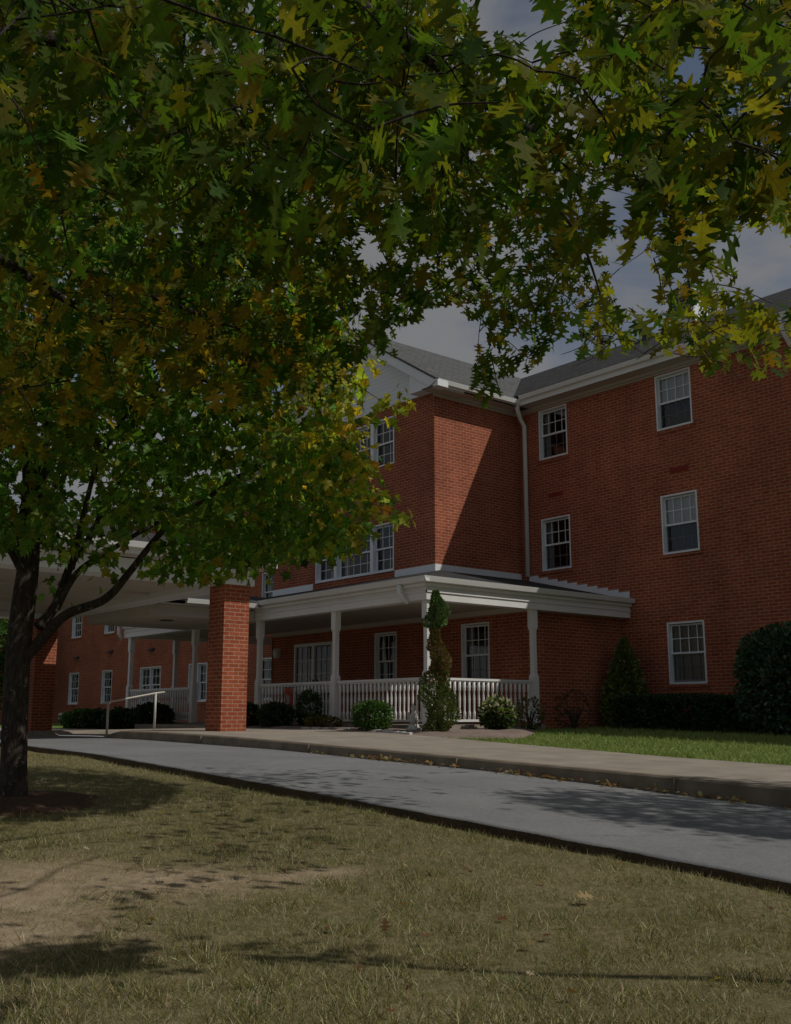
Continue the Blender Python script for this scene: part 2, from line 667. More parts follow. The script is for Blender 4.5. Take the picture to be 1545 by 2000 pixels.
def scatter(name, tmpl_v, tmpl_f, pos, tip, nrm, size, tint, mat, parent=None, curl=None, veins=False):
    """many copies of a small flat template: y runs to the tip, x across, z along the normal"""
    pos, tip, nrm = (np.asarray(a, float) for a in (pos, tip, nrm))
    tip /= np.linalg.norm(tip, axis=1, keepdims=True) + 1e-9
    nrm = nrm - tip * np.sum(nrm * tip, axis=1, keepdims=True)
    nrm /= np.linalg.norm(nrm, axis=1, keepdims=True) + 1e-9
    side = np.cross(tip, nrm)
    T = np.asarray(tmpl_v, float)
    n, k = len(pos), len(T)
    z = np.repeat(T[None, :, 2], n, 0)
    if curl is not None:
        z = z * curl[:, None, 0] - (T[None, :, 1] ** 2) * curl[:, None, 1]
    V = pos[:, None, :] + size[:, None, None] * (T[None, :, 0:1] * side[:, None, :] + T[None, :, 1:2] * tip[:, None, :] + z[:, :, None] * nrm[:, None, :])
    fl = np.array([i for f in tmpl_f for i in f])
    ft = np.array([len(f) for f in tmpl_f])
    li = (fl[None, :] + (np.arange(n) * k)[:, None]).ravel()
    lt = np.tile(ft, n)
    ls = np.concatenate([[0], np.cumsum(lt)[:-1]])
    o = fast_mesh(name, V.reshape(-1, 3), li, ls, lt, mat, parent, np.repeat(np.asarray(tint), k, 0))
    if veins:
        a = o.data.attributes.new('leaf_uv', 'FLOAT_COLOR', 'POINT')
        q = np.ones((n * k, 4), np.float32)
        q[:, 0] = np.tile(np.abs(T[:, 0]), n)
        q[:, 1] = np.tile(T[:, 1], n)
        a.data.foreach_set('color', q.ravel())
    return o


def leaf_template(half, fold=0.16):
    """mirror half an outline about the midrib and skin it with quads"""
    vs, fs = [], []
    n = len(half)
    for x, y in half:
        vs += [(-x, y, abs(x) * fold), (0, min(max(y, 0.0), 1.0), 0), (x, y, abs(x) * fold)]
    for i in range(n - 1):
        a, b = 3 * i, 3 * (i + 1)
        fs += [(a, a + 1, b + 1, b), (a + 1, a + 2, b + 2, b + 1)]
    return vs, fs


OAK = leaf_template([(0.010, 0.0), (0.012, 0.12), (0.09, 0.14), (0.20, 0.145), (0.21, 0.19), (0.12, 0.25), (0.085, 0.31), (0.20, 0.345), (0.36, 0.36), (0.45, 0.42), (0.37, 0.455), (0.25, 0.49),
                     (0.12, 0.53), (0.10, 0.585), (0.19, 0.64), (0.31, 0.685), (0.39, 0.77), (0.29, 0.775), (0.18, 0.785), (0.085, 0.83), (0.10, 0.87), (0.17, 0.91), (0.085, 0.93), (0.004, 1.0)], 0.07)
MAPLE = leaf_template([(0.012, -0.28), (0.014, 0.04), (0.20, -0.06), (0.36, 0.03), (0.29, 0.16), (0.50, 0.40), (0.52, 0.52), (0.36, 0.46), (0.20, 0.48), (0.22, 0.68), (0.13, 0.70), (0.004, 1.0)])
SIMPLE = leaf_template([(0.01, 0.0), (0.26, 0.30), (0.27, 0.55), (0.01, 1.0)], 0.25)
BLADE = ([(-0.035, 0, 0), (0.035, 0, 0), (0.028, 0.5, 0), (-0.028, 0.5, 0), (0, 1.0, 0)], [(0, 1, 2, 3), (3, 2, 4)])


def rand_unit(n):
    v = rng.normal(size=(n, 3))
    return v / np.linalg.norm(v, axis=1, keepdims=True)


def pick_tint(n, cols, wts, jit=0.22):
    cols = np.array(cols)
    i = rng.choice(len(cols), n, p=np.array(wts) / sum(wts))
    c = cols[i] * (1 + jit * rng.normal(size=(n, 1))) * (1 + 0.08 * rng.normal(size=(n, 3)))
    return np.clip(c, 0.004, 0.9)


# ------------------------------------------------------------------ ground heights (eye level is z = 0)
ZR = ([-60, -10, 0, 3.2, 5.3, 8.7, 13.15, 17.5, 20, 25.7, 40, 80], [-1.75, -1.30, -1.0, -0.88, -0.775, -0.62, -0.485, -0.417, -0.41, -0.45, -0.5, -0.55])
ZS = ([-60, -10, 0, 5, 6.3, 8.3, 10.7, 14.5, 16.9, 20, 25.7, 40, 80], [-1.5, -1.10, -0.81, -0.62, -0.57, -0.51, -0.43, -0.32, -0.28, -0.27, -0.37, -0.42, -0.46])
XE = ([-60, 3.0, 5.3, 8.7, 13.15, 17.5, 26, 80], [5.3, 5.39, 5.43, 5.5, 5.82, 6.0, 6.1, 6.3])
XB = ([-60, 6.4, 8.0, 11.0, 14.8, 17.4, 26, 80], [11.1, 11.1, 11.1, 11.35, 12.0, 12.1, 12.1, 12.1])
ZW = ([-60, -10, 5, 11, 15, 20, 27, 47, 80], [-0.9, -0.62, -0.42, -0.32, -0.25, -0.2, -0.22, -0.3, -0.4])
zr = lambda y: np.interp(y, *ZR)
zs = lambda y: np.interp(y, *ZS)
xe = lambda y: np.interp(y, *XE)
xb = lambda y: np.interp(y, *XB)
zw = lambda y: np.interp(y, *ZW)
XC = 8.6


def lawn_z(x, y):
    d = np.maximum(0, xe(y) - x)
    return zr(y) - 0.055 - 0.012 * np.minimum(d, 6) + 0.018 * np.sin(1.7 * x + 0.6 * y) * np.cos(1.3 * y - 0.4 * x) - 0.02 * np.exp(-(d / 0.15) ** 2)


def yard_z(x, y):
    t = np.clip((x - xb(y)) / (19.25 - xb(y)), 0, 1.2)
    return zs(y) - 0.012 + (zw(y) - zs(y)) * t ** 0.72


def dirt(x, y):
    """bare patch worn in the dry lawn"""
    d = np.zeros_like(x)
    for cx, cy, a, b in ((2.0, 5.5, 1.05, 0.85), (2.75, 5.15, 0.75, 0.5), (1.6, 4.75, 0.85, 0.7), (0.8, 5.3, 1.0, 0.8), (3.4, 4.95, 0.5, 0.2)):
        d = np.maximum(d, 1.25 * np.exp(-(((x - cx) / a) ** 2 + ((y - cy) / b) ** 2)))
    d = d + 0.18 * np.sin(5.1 * x + 1.3 * np.sin(4 * y)) * np.sin(6.3 * y + 2 * x)
    d = d + 0.10 * np.sin(17 * x + 3 * np.sin(9 * y)) * np.sin(15 * y)
    d = d + 0.12 * np.sin(31 * x + 2 * np.sin(13 * y)) * np.sin(27 * y + 3 * x)
    return np.clip((d - 0.30) * 1.15, 0, 1)


def grid_mesh(name, X, Y, Z, mat, kind='structure', attr=None, parent=None):
    n, m = X.shape
    V = np.stack([X, Y, Z], -1).reshape(-1, 3)
    i = np.arange(n * m).reshape(n, m)
    q = np.stack([i[:-1, :-1], i[1:, :-1], i[1:, 1:], i[:-1, 1:]], -1).reshape(-1, 4)
    k = len(q)
    o = fast_mesh(name, V, q.ravel(), np.arange(k) * 4, np.full(k, 4), mat, parent, None if attr is None else np.repeat(attr.reshape(-1, 1), 3, 1), 'dirt')
    for p in o.data.polygons:
        p.use_smooth = True
    # faces up
    if o.data.polygons[0].normal.z < 0:
        o.data.flip_normals()
    if kind:
        o['kind'] = kind
    return o


ys = np.unique(np.concatenate([np.linspace(-60, -6, 28), np.arange(-6, 12, 0.12), np.arange(12, 30, 0.4), np.linspace(30, 200, 40)]))
ts = np.unique(np.concatenate([np.linspace(0, 7, 70) ** 1.0, np.linspace(7, 30, 24), np.linspace(30, 200, 18)]))
YY, TT = np.meshgrid(ys, ts, indexing='ij')
XX = xe(YY) - TT
grid_mesh('lawn', XX, YY, lawn_z(XX, YY), lawn_dry, attr=dirt(XX, YY))
# road slab with its raised edge towards the lawn
uu = np.array([0.0, 0.0, 0.03, 0.3, 0.6, 0.85, 1.0])
YY, U = np.meshgrid(ys, uu, indexing='ij')
XX = xe(YY) + (XC + 0.02 - xe(YY)) * U
ZZ = zr(YY) + 0.012 * np.sin(np.pi * U)
ZZ[:, 0] -= 0.16
edge_wob = 0.010 * np.sin(9 * ys) + 0.008 * np.sin(23 * ys + 1)
XX[:, 0] += edge_wob - 0.02
XX[:, 1] += edge_wob
grid_mesh('road', XX, YY, ZZ, road_m)
lip = MB()
for a, b in zip(ys[:-1], ys[1:]):
    if a < -8 or b > 30:
        continue
    pa, pb = xe(a) + 0.010 * math.sin(9 * a) + 0.008 * math.sin(23 * a + 1), xe(b) + 0.010 * math.sin(9 * b) + 0.008 * math.sin(23 * b + 1)
    lip.quad((pa - 0.03, a, zr(a) - 0.15), (pa - 0.006, a, zr(a) - 0.004), (pb - 0.006, b, zr(b) - 0.004), (pb - 0.03, b, zr(b) - 0.15))
tag(lip.build('road_edge', edge_m), kind='structure')


# sidewalk with a dropped ramp in front of the entrance walk
def ramp_drop(y):
    return np.clip(np.minimum((y - 18.6) / 0.5, (22.2 - y) / 0.6), 0, 1)


cols = np.array([0.0, 0.08, 0.5, 1.0])
YY, U = np.meshgrid(ys, cols, indexing='ij')
XX = np.where(U <= 0.081, XC + 0.15 * U / 0.08, XC + 0.15 + (xb(YY) - XC - 0.15) * (U - 0.08) / 0.92)
ZZ = zs(YY) + 0.006 * (XX - XC)
dr = ramp_drop(YY) * np.clip(1 - (XX - XC) / 1.3, 0, 1)
ZZ = ZZ * (1 - dr) + (zr(YY) + 0.012) * dr
sw = grid_mesh('sidewalk', XX[:, 1:], YY[:, 1:], ZZ[:, 1:], concrete)
curb = MB()
for a, b in zip(ys[:-1], ys[1:]):
    if a < -30 or b > 70:
        continue
    za = float(zs(a) * (1 - ramp_drop(a)) + (zr(a) + 0.012) * ramp_drop(a))
    zb = float(zs(b) * (1 - ramp_drop(b)) + (zr(b) + 0.012) * ramp_drop(b))
    ja, jb = (XC + 0.006 if round(a / 0.12) % 26 == 0 and -6 < a < 12 else XC), XC
    curb.quad((ja - 0.015, a, zr(a) - 0.1), (ja + 0.012, a, za - 0.02), (jb + 0.012, b, zb - 0.02), (jb - 0.015, b, zr(b) - 0.1))
    curb.quad((XC + 0.012, a, za - 0.02), (XC + 0.03, a, za), (XC + 0.03, b, zb), (XC + 0.012, b, zb - 0.02))
    curb.quad((XC + 0.03, a, za), (XC + 0.152, a, za + 0.001), (XC + 0.152, b, zb + 0.001), (XC + 0.03, b, zb))
for yj in np.arange(-6, 18, 3.05):
    z1 = float(zs(yj))
    curb.box(XC - 0.018, XC + 0.012, yj, yj + 0.012, float(zr(yj)) - 0.05, z1 - 0.015)
tag(curb.build('curb', curbm), kind='structure')
# ground between sidewalk and the building
xs = np.concatenate([np.linspace(0, 1, 30), [1.1]])
YY, U = np.meshgrid(ys, xs, indexing='ij')
XX = xb(YY) + (19.3 - xb(YY)) * U
grid_mesh('side_lawn', XX, YY, yard_z(XX, YY), lawn_green, attr=np.zeros_like(XX))
# planting bed
bx, by = np.meshgrid(np.linspace(0, 1, 26), np.linspace(0, 1, 60), indexing='ij')
BY = 12.15 + (20.4 - 12.15) * by
xlo = xb(BY) + np.where(BY < 13.0, (13.0 - BY) ** 1.4 * 1.15, 0) + 0.01
xhi = np.where(BY < 14.9, 16.0 - np.maximum(14.7 - BY, 0) * 1.25, 13.1)
xhi = np.maximum(xhi, xlo + 0.02)
BX = xlo + (xhi - xlo) * bx
ed = np.minimum(np.minimum(bx, 1 - bx) * 8, 1) * np.minimum(np.minimum(by, 1 - by) * 12, 1)
BZ = yard_z(BX, BY) + 0.012 + 0.05 * ed + 0.01 * np.sin(9 * BX) * np.sin(7 * BY)
grid_mesh('mulch_bed', BX, BY, BZ, mulch_m)
# entrance walk
walk = MB()
walk.box(11.6, 13.12, 20.6, 24.0, -0.6, -0.20)
tag(walk.build('entrance_walk', concrete), kind='structure')

# ------------------------------------------------------------------ the building
XA = 19.25      # long facade, faces -x
XBAY = 16.28    # front of the projecting bay
YB = 18.2       # lit side of the bay above the porch roof
YP = 15.14      # side of the ground floor below it
bld = thing('brick_building', 'three storey red brick building with white windows, grey roofs and a wrapped porch', 'building', (19.25, 18.2, -0.3))


def wall_x(mb, x, y0, y1, z0, z1, holes=(), depth=0.17):
    """wall facing -x with rectangular openings (y0,y1,z0,z1) and brick reveals"""
    yy = sorted({y0, y1, *[h[0] for h in holes], *[h[1] for h in holes]})
    zz = sorted({z0, z1, *[h[2] for h in holes], *[h[3] for h in holes]})
    for a, b in zip(yy[:-1], yy[1:]):
        for c, d in zip(zz[:-1], zz[1:]):
            ym, zm = (a + b) / 2, (c + d) / 2
            if any(h[0] < ym < h[1] and h[2] < zm < h[3] for h in holes):
                continue
            mb.quad((x, b, c), (x, a, c), (x, a, d), (x, b, d))
    for (a, b, c, d) in holes:
        X2 = x + depth
        mb.quad((x, a, c), (x, b, c), (X2, b, c), (X2, a, c))
        mb.quad((x, a, d), (X2, a, d), (X2, b, d), (x, b, d))
        mb.quad((x, a, c), (X2, a, c), (X2, a, d), (x, a, d))
        mb.quad((x, b, c), (x, b, d), (X2, b, d), (X2, b, c))


# openings: (y0, y1, z0, z1, style)
FAC = [(12.93, 13.88, 0.672, 2.01, 'low'), (12.93, 13.88, 3.52, 4.86, 'blind'), (12.93, 13.88, 6.372, 7.68, 'blind'),
       (16.56, 17.50, 3.53, 4.85, 'dark'), (16.56, 17.50, 6.372, 7.68, 'dark')]
LEFT = [(45.68, 46.76, 0.50, 1.92, 'plain'), (42.2, 43.2, 0.50, 1.92, 'plain'), (37.75, 39.55, 0.50, 1.92, 'double'), (34.1, 35.5, 0.50, 1.92, 'double'), (29.7, 30.6, 0.50, 1.92, 'plain'),
        (45.68, 46.76, 3.5, 4.85, 'plain'), (42.2, 43.2, 3.5, 4.85, 'plain'), (29.7, 30.5, 3.5, 4.85, 'plain'), (34.1, 35.5, 3.5, 4.85, 'double'), (37.75, 39.55, 3.5, 4.85, 'double')]
BAYW = [(19.74, 20.60, 3.53, 4.78, 'bay'), (20.66, 22.16, 3.53, 4.78, 'baywide'), (22.22, 23.10, 3.53, 4.78, 'bay'),
        (19.73, 20.60, 6.27, 7.53, 'bay'), (20.66, 22.16, 6.27, 7.53, 'baywide'), (22.22, 23.10, 6.27, 7.53, 'bay')]
PORCHW = [(16.46, 17.36, 0.62, 2.05, 'dark'), (19.67, 20.53, 0.62, 2.03, 'plain')]
DOOR = (22.32, 24.10, -0.12, 1.93)

wb = MB()
wall_x(wb, XA, -12.0, YP, -1.2, 8.05, [h[:4] for h in FAC if h[1] < YP])
wall_x(wb, XA, YP, YB, 2.0, 8.05, [h[:4] for h in FAC if h[0] > YP])
wall_x(wb, XA, 25.2, 60.0, -0.8, 8.05, [h[:4] for h in LEFT])
bay_holes = [(19.73, 23.11, 3.53, 4.78), (19.72, 23.11, 6.27, 7.53)]
wall_x(wb, XBAY, YB, 25.2, 3.2, 7.80, bay_holes)
wall_x(wb, XBAY + 0.03, YP, YB, -0.45, 2.62, [PORCHW[0][:4]])
wall_x(wb, XBAY + 0.03, YB, 25.2, -0.45, 3.2, [PORCHW[1][:4], DOOR])
wb.quad((XBAY, YB, 3.2), (XA + 0.01, YB, 3.2), (XA + 0.01, YB, 8.0), (XBAY, YB, 8.0))
wb.quad((XBAY + 0.03, YP, -0.45), (XA + 0.01, YP, -0.45), (XA + 0.01, YP, 2.62), (XBAY + 0.03, YP, 2.62))
wb.quad((XBAY, 25.2, -0.4), (XBAY, 25.2, 8.0), (XA, 25.2, 8.0), (XA, 25.2, -0.4))
wb.quad((XA, -12, -1.2), (XA, -12, 8), (27, -12, 8), (27, -12, -1.2))
wb.quad((27, -12, -1.2), (27, -12, 8.05), (27, 60, 8.05), (27, 60, -1.2))
wall = wb.build('brick_wall', brick, bld)


def make_window(x, y0, y1, z0, z1, style, parent):
    """double hung window set in an opening of a wall facing -x: frame, sashes with bars, panes, blind or curtain, dark room"""
    fr = MB()
    t = 0.034                                # outer frame
    xo, xi = x - 0.010, x + 0.16
    fr.box(xo, xi, y0, y0 + t, z0, z1)
    fr.box(xo, xi, y1 - t, y1, z0, z1)
    fr.box(xo, xi, y0 + t, y1 - t, z1 - t, z1)
    fr.box(xo - 0.02, xi, y0 + t, y1 - t, z0, z0 + 0.04)
    wide = style in ('double', 'baywide')
    units = [(y0 + t, (y0 + y1) / 2 - 0.02), ((y0 + y1) / 2 + 0.02, y1 - t)] if style == 'double' else [(y0 + t, y1 - t)]
    if style == 'double':
        fr.box(xo, xi, (y0 + y1) / 2 - 0.02, (y0 + y1) / 2 + 0.02, z0 + t, z1 - t)
    o = fr.build('window', vinyl, parent)
    zm = (z0 + z1) / 2 + 0.01
    for (a, b) in units:
        nc = 4 if style not in ('double', 'bay', 'baywide') else (5 if style == 'baywide' else 3)
        if style == 'bay':
            nc = 3
        up, lo = MB(), MB()
        xs0, xs1 = x + 0.092, x + 0.117          # upper sash
        s = 0.035
        up.box(xs0, xs1, a, b, z1 - 0.045 - s, z1 - 0.045)
        up.box(xs0 - 0.012, xs1, a, b, zm - 0.03, zm + 0.012)
        up.box(xs0, xs1, a, a + 0.02, zm + 0.012, z1 - 0.045 - s)
        up.box(xs0, xs1, b - 0.02, b, zm + 0.012, z1 - 0.045 - s)
        for k in range(1, nc):
            y = a + (b - a) * k / nc
            up.box(xs0 + 0.006, xs1 - 0.004, y - 0.008, y + 0.008, zm + 0.012, z1 - 0.045 - s)
        zq = (zm + z1 - 0.05) / 2
        up.box(xs0 + 0.008, xs1 - 0.006, a + 0.02, b - 0.02, zq - 0.008, zq + 0.008)
        up.build('upper_sash', vinyl, o)
        xl0, xl1 = x + 0.122, x + 0.146
        lo.box(xl0, xl1, a, b, z0 + 0.04, z0 + 0.04 + s + 0.02)
        lo.box(xl0, xl1, a, a + 0.028, z0 + 0.09, zm - 0.03)
        lo.box(xl0, xl1, b - 0.028, b, z0 + 0.09, zm - 0.03)
        for k in range(1, nc):
            y = a + (b - a) * k / nc
            lo.box(xl0 + 0.006, xl1 - 0.004, y - 0.007, y + 0.007, z0 + 0.095, zm - 0.03)
        zq = (z0 + 0.09 + zm - 0.03) / 2
        lo.box(xl0 + 0.008, xl1 - 0.006, a + 0.028, b - 0.028, zq - 0.007, zq + 0.007)
        lo.build('lower_sash', screenm if style in ('low', 'dark', 'blind') else vinyl, o)
        g = MB()
        g.quad((x + 0.106, b - 0.02, zm), (x + 0.106, a + 0.02, zm), (x + 0.106, a + 0.02, z1 - 0.06), (x + 0.106, b - 0.02, z1 - 0.06))
        g.quad((x + 0.135, b - 0.02, z0 + 0.06), (x + 0.135, a + 0.02, z0 + 0.06), (x + 0.135, a + 0.02, zm - 0.01), (x + 0.135, b - 0.02, zm - 0.01))
        g.build('glass_pane', glass, o)
    # cloth behind the glass
    cu, cv = MB(), MB()
    xc = x + (0.165 if style in ('blind', 'low') else 0.21)
    zc0 = {'blind': zm - 0.02, 'low': z0 + 0.05, 'dark': z0 + 0.05}.get(style, z0 + 0.05)
    n = 26
    gap = {'dark': (0.22, 0.78), 'plain': (0.18, 0.82), 'double': (0.12, 0.88), 'bay': (0.3, 1.0), 'baywide': (0.2, 0.8), 'low': (2, 3), 'blind': (2, 3)}[style]
    if style == 'blind':
        m = int((z1 - zc0) / 0.05)
        for k in range(m):
            z = zc0 + (z1 - zc0) * k / m
            cu.quad((xc, y1, z), (xc, y0, z), (xc - 0.012, y0, z + 0.05), (xc - 0.012, y1, z + 0.05))
    else:
        for k in range(n):
            f = (k + 0.5) / n
            if gap[0] < f < gap[1]:
                continue
            ya, yb2 = y0 + (y1 - y0) * k / n, y0 + (y1 - y0) * (k + 1) / n
            xa, xb2 = xc + 0.02 * (k % 2), xc + 0.02 * ((k + 1) % 2)
            (cu if f < 0.5 else cv).quad((xb2, yb2, zc0), (xa, ya, zc0), (xa, ya, z1), (xb2, yb2, z1))
    if cu.f:
        cu.build('blind' if style == 'blind' else 'curtain', blindm if style == 'blind' else curtainm, o)
    if cv.f:
        cv.build('curtain', curtainm, o)
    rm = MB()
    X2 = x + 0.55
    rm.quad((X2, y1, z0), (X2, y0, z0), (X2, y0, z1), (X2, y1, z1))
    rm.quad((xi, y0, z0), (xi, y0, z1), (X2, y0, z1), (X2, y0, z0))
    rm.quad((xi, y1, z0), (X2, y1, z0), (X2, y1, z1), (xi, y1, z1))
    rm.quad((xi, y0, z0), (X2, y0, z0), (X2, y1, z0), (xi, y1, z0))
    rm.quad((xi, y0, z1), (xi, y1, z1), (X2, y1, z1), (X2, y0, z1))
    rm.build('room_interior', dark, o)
    si = MB()
    si.box(x - 0.03, x + 0.05, y0 - 0.05, y1 + 0.05, z0 - 0.075, z0 - 0.002)
    if style not in ('bay', 'baywide'):
        si.build('sill', brick, o)
    return o


for h in FAC + LEFT:
    make_window(XA, *h, bld)
for h in BAYW:
    make_window(XBAY, *h, bld)
for h in PORCHW:
    make_window(XBAY + 0.03, *h, bld)
mull = MB()
for z0, z1 in ((3.53, 4.78), (6.27, 7.53)):
    for ym in (20.63, 22.19):
        mull.box(XBAY - 0.008, XBAY + 0.09, ym - 0.03, ym + 0.03, z0, z1)
mull.build('window_mullion', vinyl, bld)
# small louvres let into the brick
for (y, z) in ((13.35, 6.02 - 0.62), (17.0, 5.42), (13.4, 2.6), (17.0, 8 - 5.40)):
    if z < 3:
        continue
    v = MB()
    v.box(XA - 0.012, XA + 0.03, y - 0.24, y + 0.24, z - 0.055, z + 0.055)
    for k in range(4):
        v.box(XA - 0.022, XA - 0.012, y - 0.22, y + 0.22, z - 0.045 + k * 0.026, z - 0.035 + k * 0.026)
    v.build('wall_vent', ventm, bld)
for (y, z) in ((46.0, 2.60), (42.45, 2.70), (38.6, 2.62)):
    v = MB()
    v.prism([(XA - 0.16, y - 0.22, z - 0.05), (XA, y - 0.22, z - 0.05), (XA, y - 0.22, z + 0.07)], (0, 0.44, 0))
    v.build('vent_hood', darkmetal, bld)
ub = MB()
ub.box(XA - 0.12, XA, 46.85, 47.45, -0.2, 0.12)
ub.box(XA - 0.14, XA - 0.12, 46.9, 47.4, -0.16, 0.08)
ub.build('utility_box', vinyl, bld)

# sliding door
dr = MB()
y0, y1, z0, z1 = DOOR
xd = XBAY + 0.03
for (a, b) in ((y0, (y0 + y1) / 2), ((y0 + y1) / 2, y1)):
    dr.box(xd - 0.012, xd + 0.08, a, a + 0.06, z0, z1)
    dr.box(xd - 0.012, xd + 0.08, b - 0.06, b, z0, z1)
    dr.box(xd - 0.012, xd + 0.08, a + 0.06, b - 0.06, z1 - 0.08, z1)
    dr.box(xd - 0.012, xd + 0.08, a + 0.06, b - 0.06, z0, z0 + 0.12)
    for k in (1, 2):
        y = a + 0.06 + (b - a - 0.12) * k / 3
        dr.box(xd + 0.02, xd + 0.035, y - 0.008, y + 0.008, z0 + 0.12, z1 - 0.08)
    for k in range(1, 5):
        z = z0 + 0.12 + (z1 - z0 - 0.2) * k / 5
        dr.box(xd + 0.022, xd + 0.033, a + 0.06, b - 0.06, z - 0.008, z + 0.008)
door = dr.build('patio_door', vinyl, bld)
g = MB()
g.quad((xd + 0.04, y1 - 0.05, z0 + 0.1), (xd + 0.04, y0 + 0.05, z0 + 0.1), (xd + 0.04, y0 + 0.05, z1 - 0.07), (xd + 0.04, y1 - 0.05, z1 - 0.07))
g.build('glass_pane', glass, door)
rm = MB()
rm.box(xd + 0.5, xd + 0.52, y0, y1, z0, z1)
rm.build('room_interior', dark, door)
hd = MB()
hd.box(xd - 0.05, xd - 0.012, 23.13, 23.16, 0.7, 0.95)
hd.build('door_handle', darkmetal, door)
# wall lamp
lm = MB()
lm.box(xd - 0.05, xd, 24.80, 24.92, 1.60, 1.86)
lm.lathe((xd - 0.12, 24.86, 1.58), [(0.03, 0), (0.075, 0.06), (0.085, 0.2), (0.05, 0.27)], 10)
lm.build('wall_lamp', vinyl, bld)

# ---- roofs
EZ = 8.0
RX, RZ = 23.1, 10.46
m_sl = (RZ - 8.06) / (RX - 18.72)
rf = MB()


def slab(mb, pts, th=0.05):
    a = [np.array(p, float) for p in pts]
    n = np.cross(a[1] - a[0], a[2] - a[0])
    n /= np.linalg.norm(n)
    if n[2] < 0:
        n = -n
    mb.prism([p - n * th for p in a], n * th)


# long roof, its front slope cut along the bay valley by the bay roof that covers it
slab(rf, [(18.72, -12.4, 8.06), (RX, -12.4, RZ), (RX, 60.4, RZ), (18.72, 60.4, 8.06)])
slab(rf, [(27.5, -12.4, 8.06), (RX, -12.4, RZ), (RX, 60.4, RZ), (27.5, 60.4, 8.06)])
BYC = 21.7
b_sl = (RZ + 0.012 - 7.93) / (BYC - 17.66)
rg = MB()
for sgn in (-1, 1):
    ye = BYC + sgn * (BYC - 17.66)
    slab(rg, [(15.84, ye, 7.93), (15.84, BYC, RZ + 0.012), (RX, BYC, RZ + 0.012), (18.62, ye, 7.93)])
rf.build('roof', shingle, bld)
rg.build('bay_roof', shingle_sunlit, bld)
# eaves: soffit, frieze, gutters
ev = MB()
ev.box(18.80, XA + 0.02, -12.2, 17.75, 7.80, 7.83)
ev.box(18.80, XA + 0.02, 25.6, 60.2, 7.80, 7.83)
ev.box(XA - 0.03, XA, -12.0, 18.17, 7.70, 7.80)
ev.box(XA - 0.10, XA - 0.03, -12.0, 18.1, 7.74, 7.80)
ev.box(16.9, 18.9, 17.78, YB + 0.02, 7.78, 7.81)
ev.box(16.9, 19.2, YB - 0.03, YB, 7.68, 7.78)
ev.box(16.9, 19.2, YB - 0.10, YB - 0.03, 7.72, 7.78)
ev.box(15.90, 16.9, 17.80, YB + 0.02, 7.745, 7.775)
ev.box(16.25, 16.9, YB - 0.03, YB, 7.68, 7.745)
ev.build('eave_soffit', soffitm, bld)
gu = MB()


def gutter_y(mb, x, y0, y1, z):
    """gutter along y with its face towards -x"""
    mb.prism([(x, y0, z - 0.11), (x - 0.09, y0, z - 0.10), (x - 0.115, y0, z - 0.03), (x - 0.125, y0, z), (x - 0.105, y0, z), (x - 0.085, y0, z - 0.04), (x, y0, z - 0.04)], (0, y1 - y0, 0))


def gutter_x(mb, y, x0, x1, z):
    mb.prism([(x0, y, z - 0.11), (x0, y - 0.09, z - 0.10), (x0, y - 0.115, z - 0.03), (x0, y - 0.125, z), (x0, y - 0.105, z), (x0, y - 0.085, z - 0.04), (x0, y, z - 0.04)], (x1 - x0, 0, 0))


gutter_y(gu, 18.80, -12.3, 17.66, 8.03)
gutter_y(gu, 18.80, 25.72, 60.3, 8.03)
gutter_x(gu, 17.78, 15.95, 18.80, 7.93)
gu.box(18.795, 18.82, -12.2, 17.78, 7.80, 8.03)
gu.box(15.95, 18.80, 17.78, 17.80, 7.78, 7.93)
gu.build('gutter', white, bld)
# gable front of the bay
gb = MB()
gx = XBAY - 0.05
gb.prism([(gx, YB, 7.78), (gx, 25.2, 7.78), (gx, 25.2, 8.10), (gx, BYC, RZ - 0.10), (gx, YB, 8.10)], (0.12, 0, 0))
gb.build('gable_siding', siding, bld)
ra = MB()
for sgn in (-1, 1):
    ye = BYC + sgn * (BYC - 17.66)
    a = np.array([15.86, ye, 7.93]); b = np.array([15.86, BYC, RZ + 0.01])
    ra.prism([a + (0, 0, -0.06), b + (0, 0, -0.06), b + (0, 0, -0.30), a + (0, sgn * -0.25, -0.16)], (0.03, 0, 0))
    # soffit of the rake
    ra.prism([a + (0.03, 0, -0.075), b + (0.03, 0, -0.075), b + (0.40, 0, -0.075), a + (0.40, 0, -0.075)], (0, 0, -0.015))
    # frieze board and the boxed return at the foot
    c = np.array([gx - 0.03, ye - sgn * 0.5, 7.93 + 0.5 * b_sl - 0.09]); d = np.array([gx - 0.03, BYC, RZ - 0.09])
    ra.prism([c, d, d + (0, 0, -0.24), c + (0, 0, -0.24)], (0.03, 0, 0))
    ra.prism([(15.90, ye + sgn * 0.02, 7.74), (15.90, ye - sgn * 1.02, 7.76), (15.90, ye - sgn * 1.02, 7.93 + 1.0 * b_sl - 0.12), (15.90, ye + sgn * 0.02, 7.88)], (0.34, 0, 0))
ra.build('rake_board', vinyl, bld)
# roof vents
for y, h in ((17.55, 0.45), (16.1, 0.3)):
    v = MB()
    xq = 22.0
    zq = 8.06 + m_sl * (xq - 18.72)
    v.lathe((xq, y, zq - 0.1), [(0.09, 0), (0.09, h), (0.17, h), (0.17, h + 0.12), (0.05, h + 0.2)], 10)
    v.build('roof_vent', darkmetal, bld)
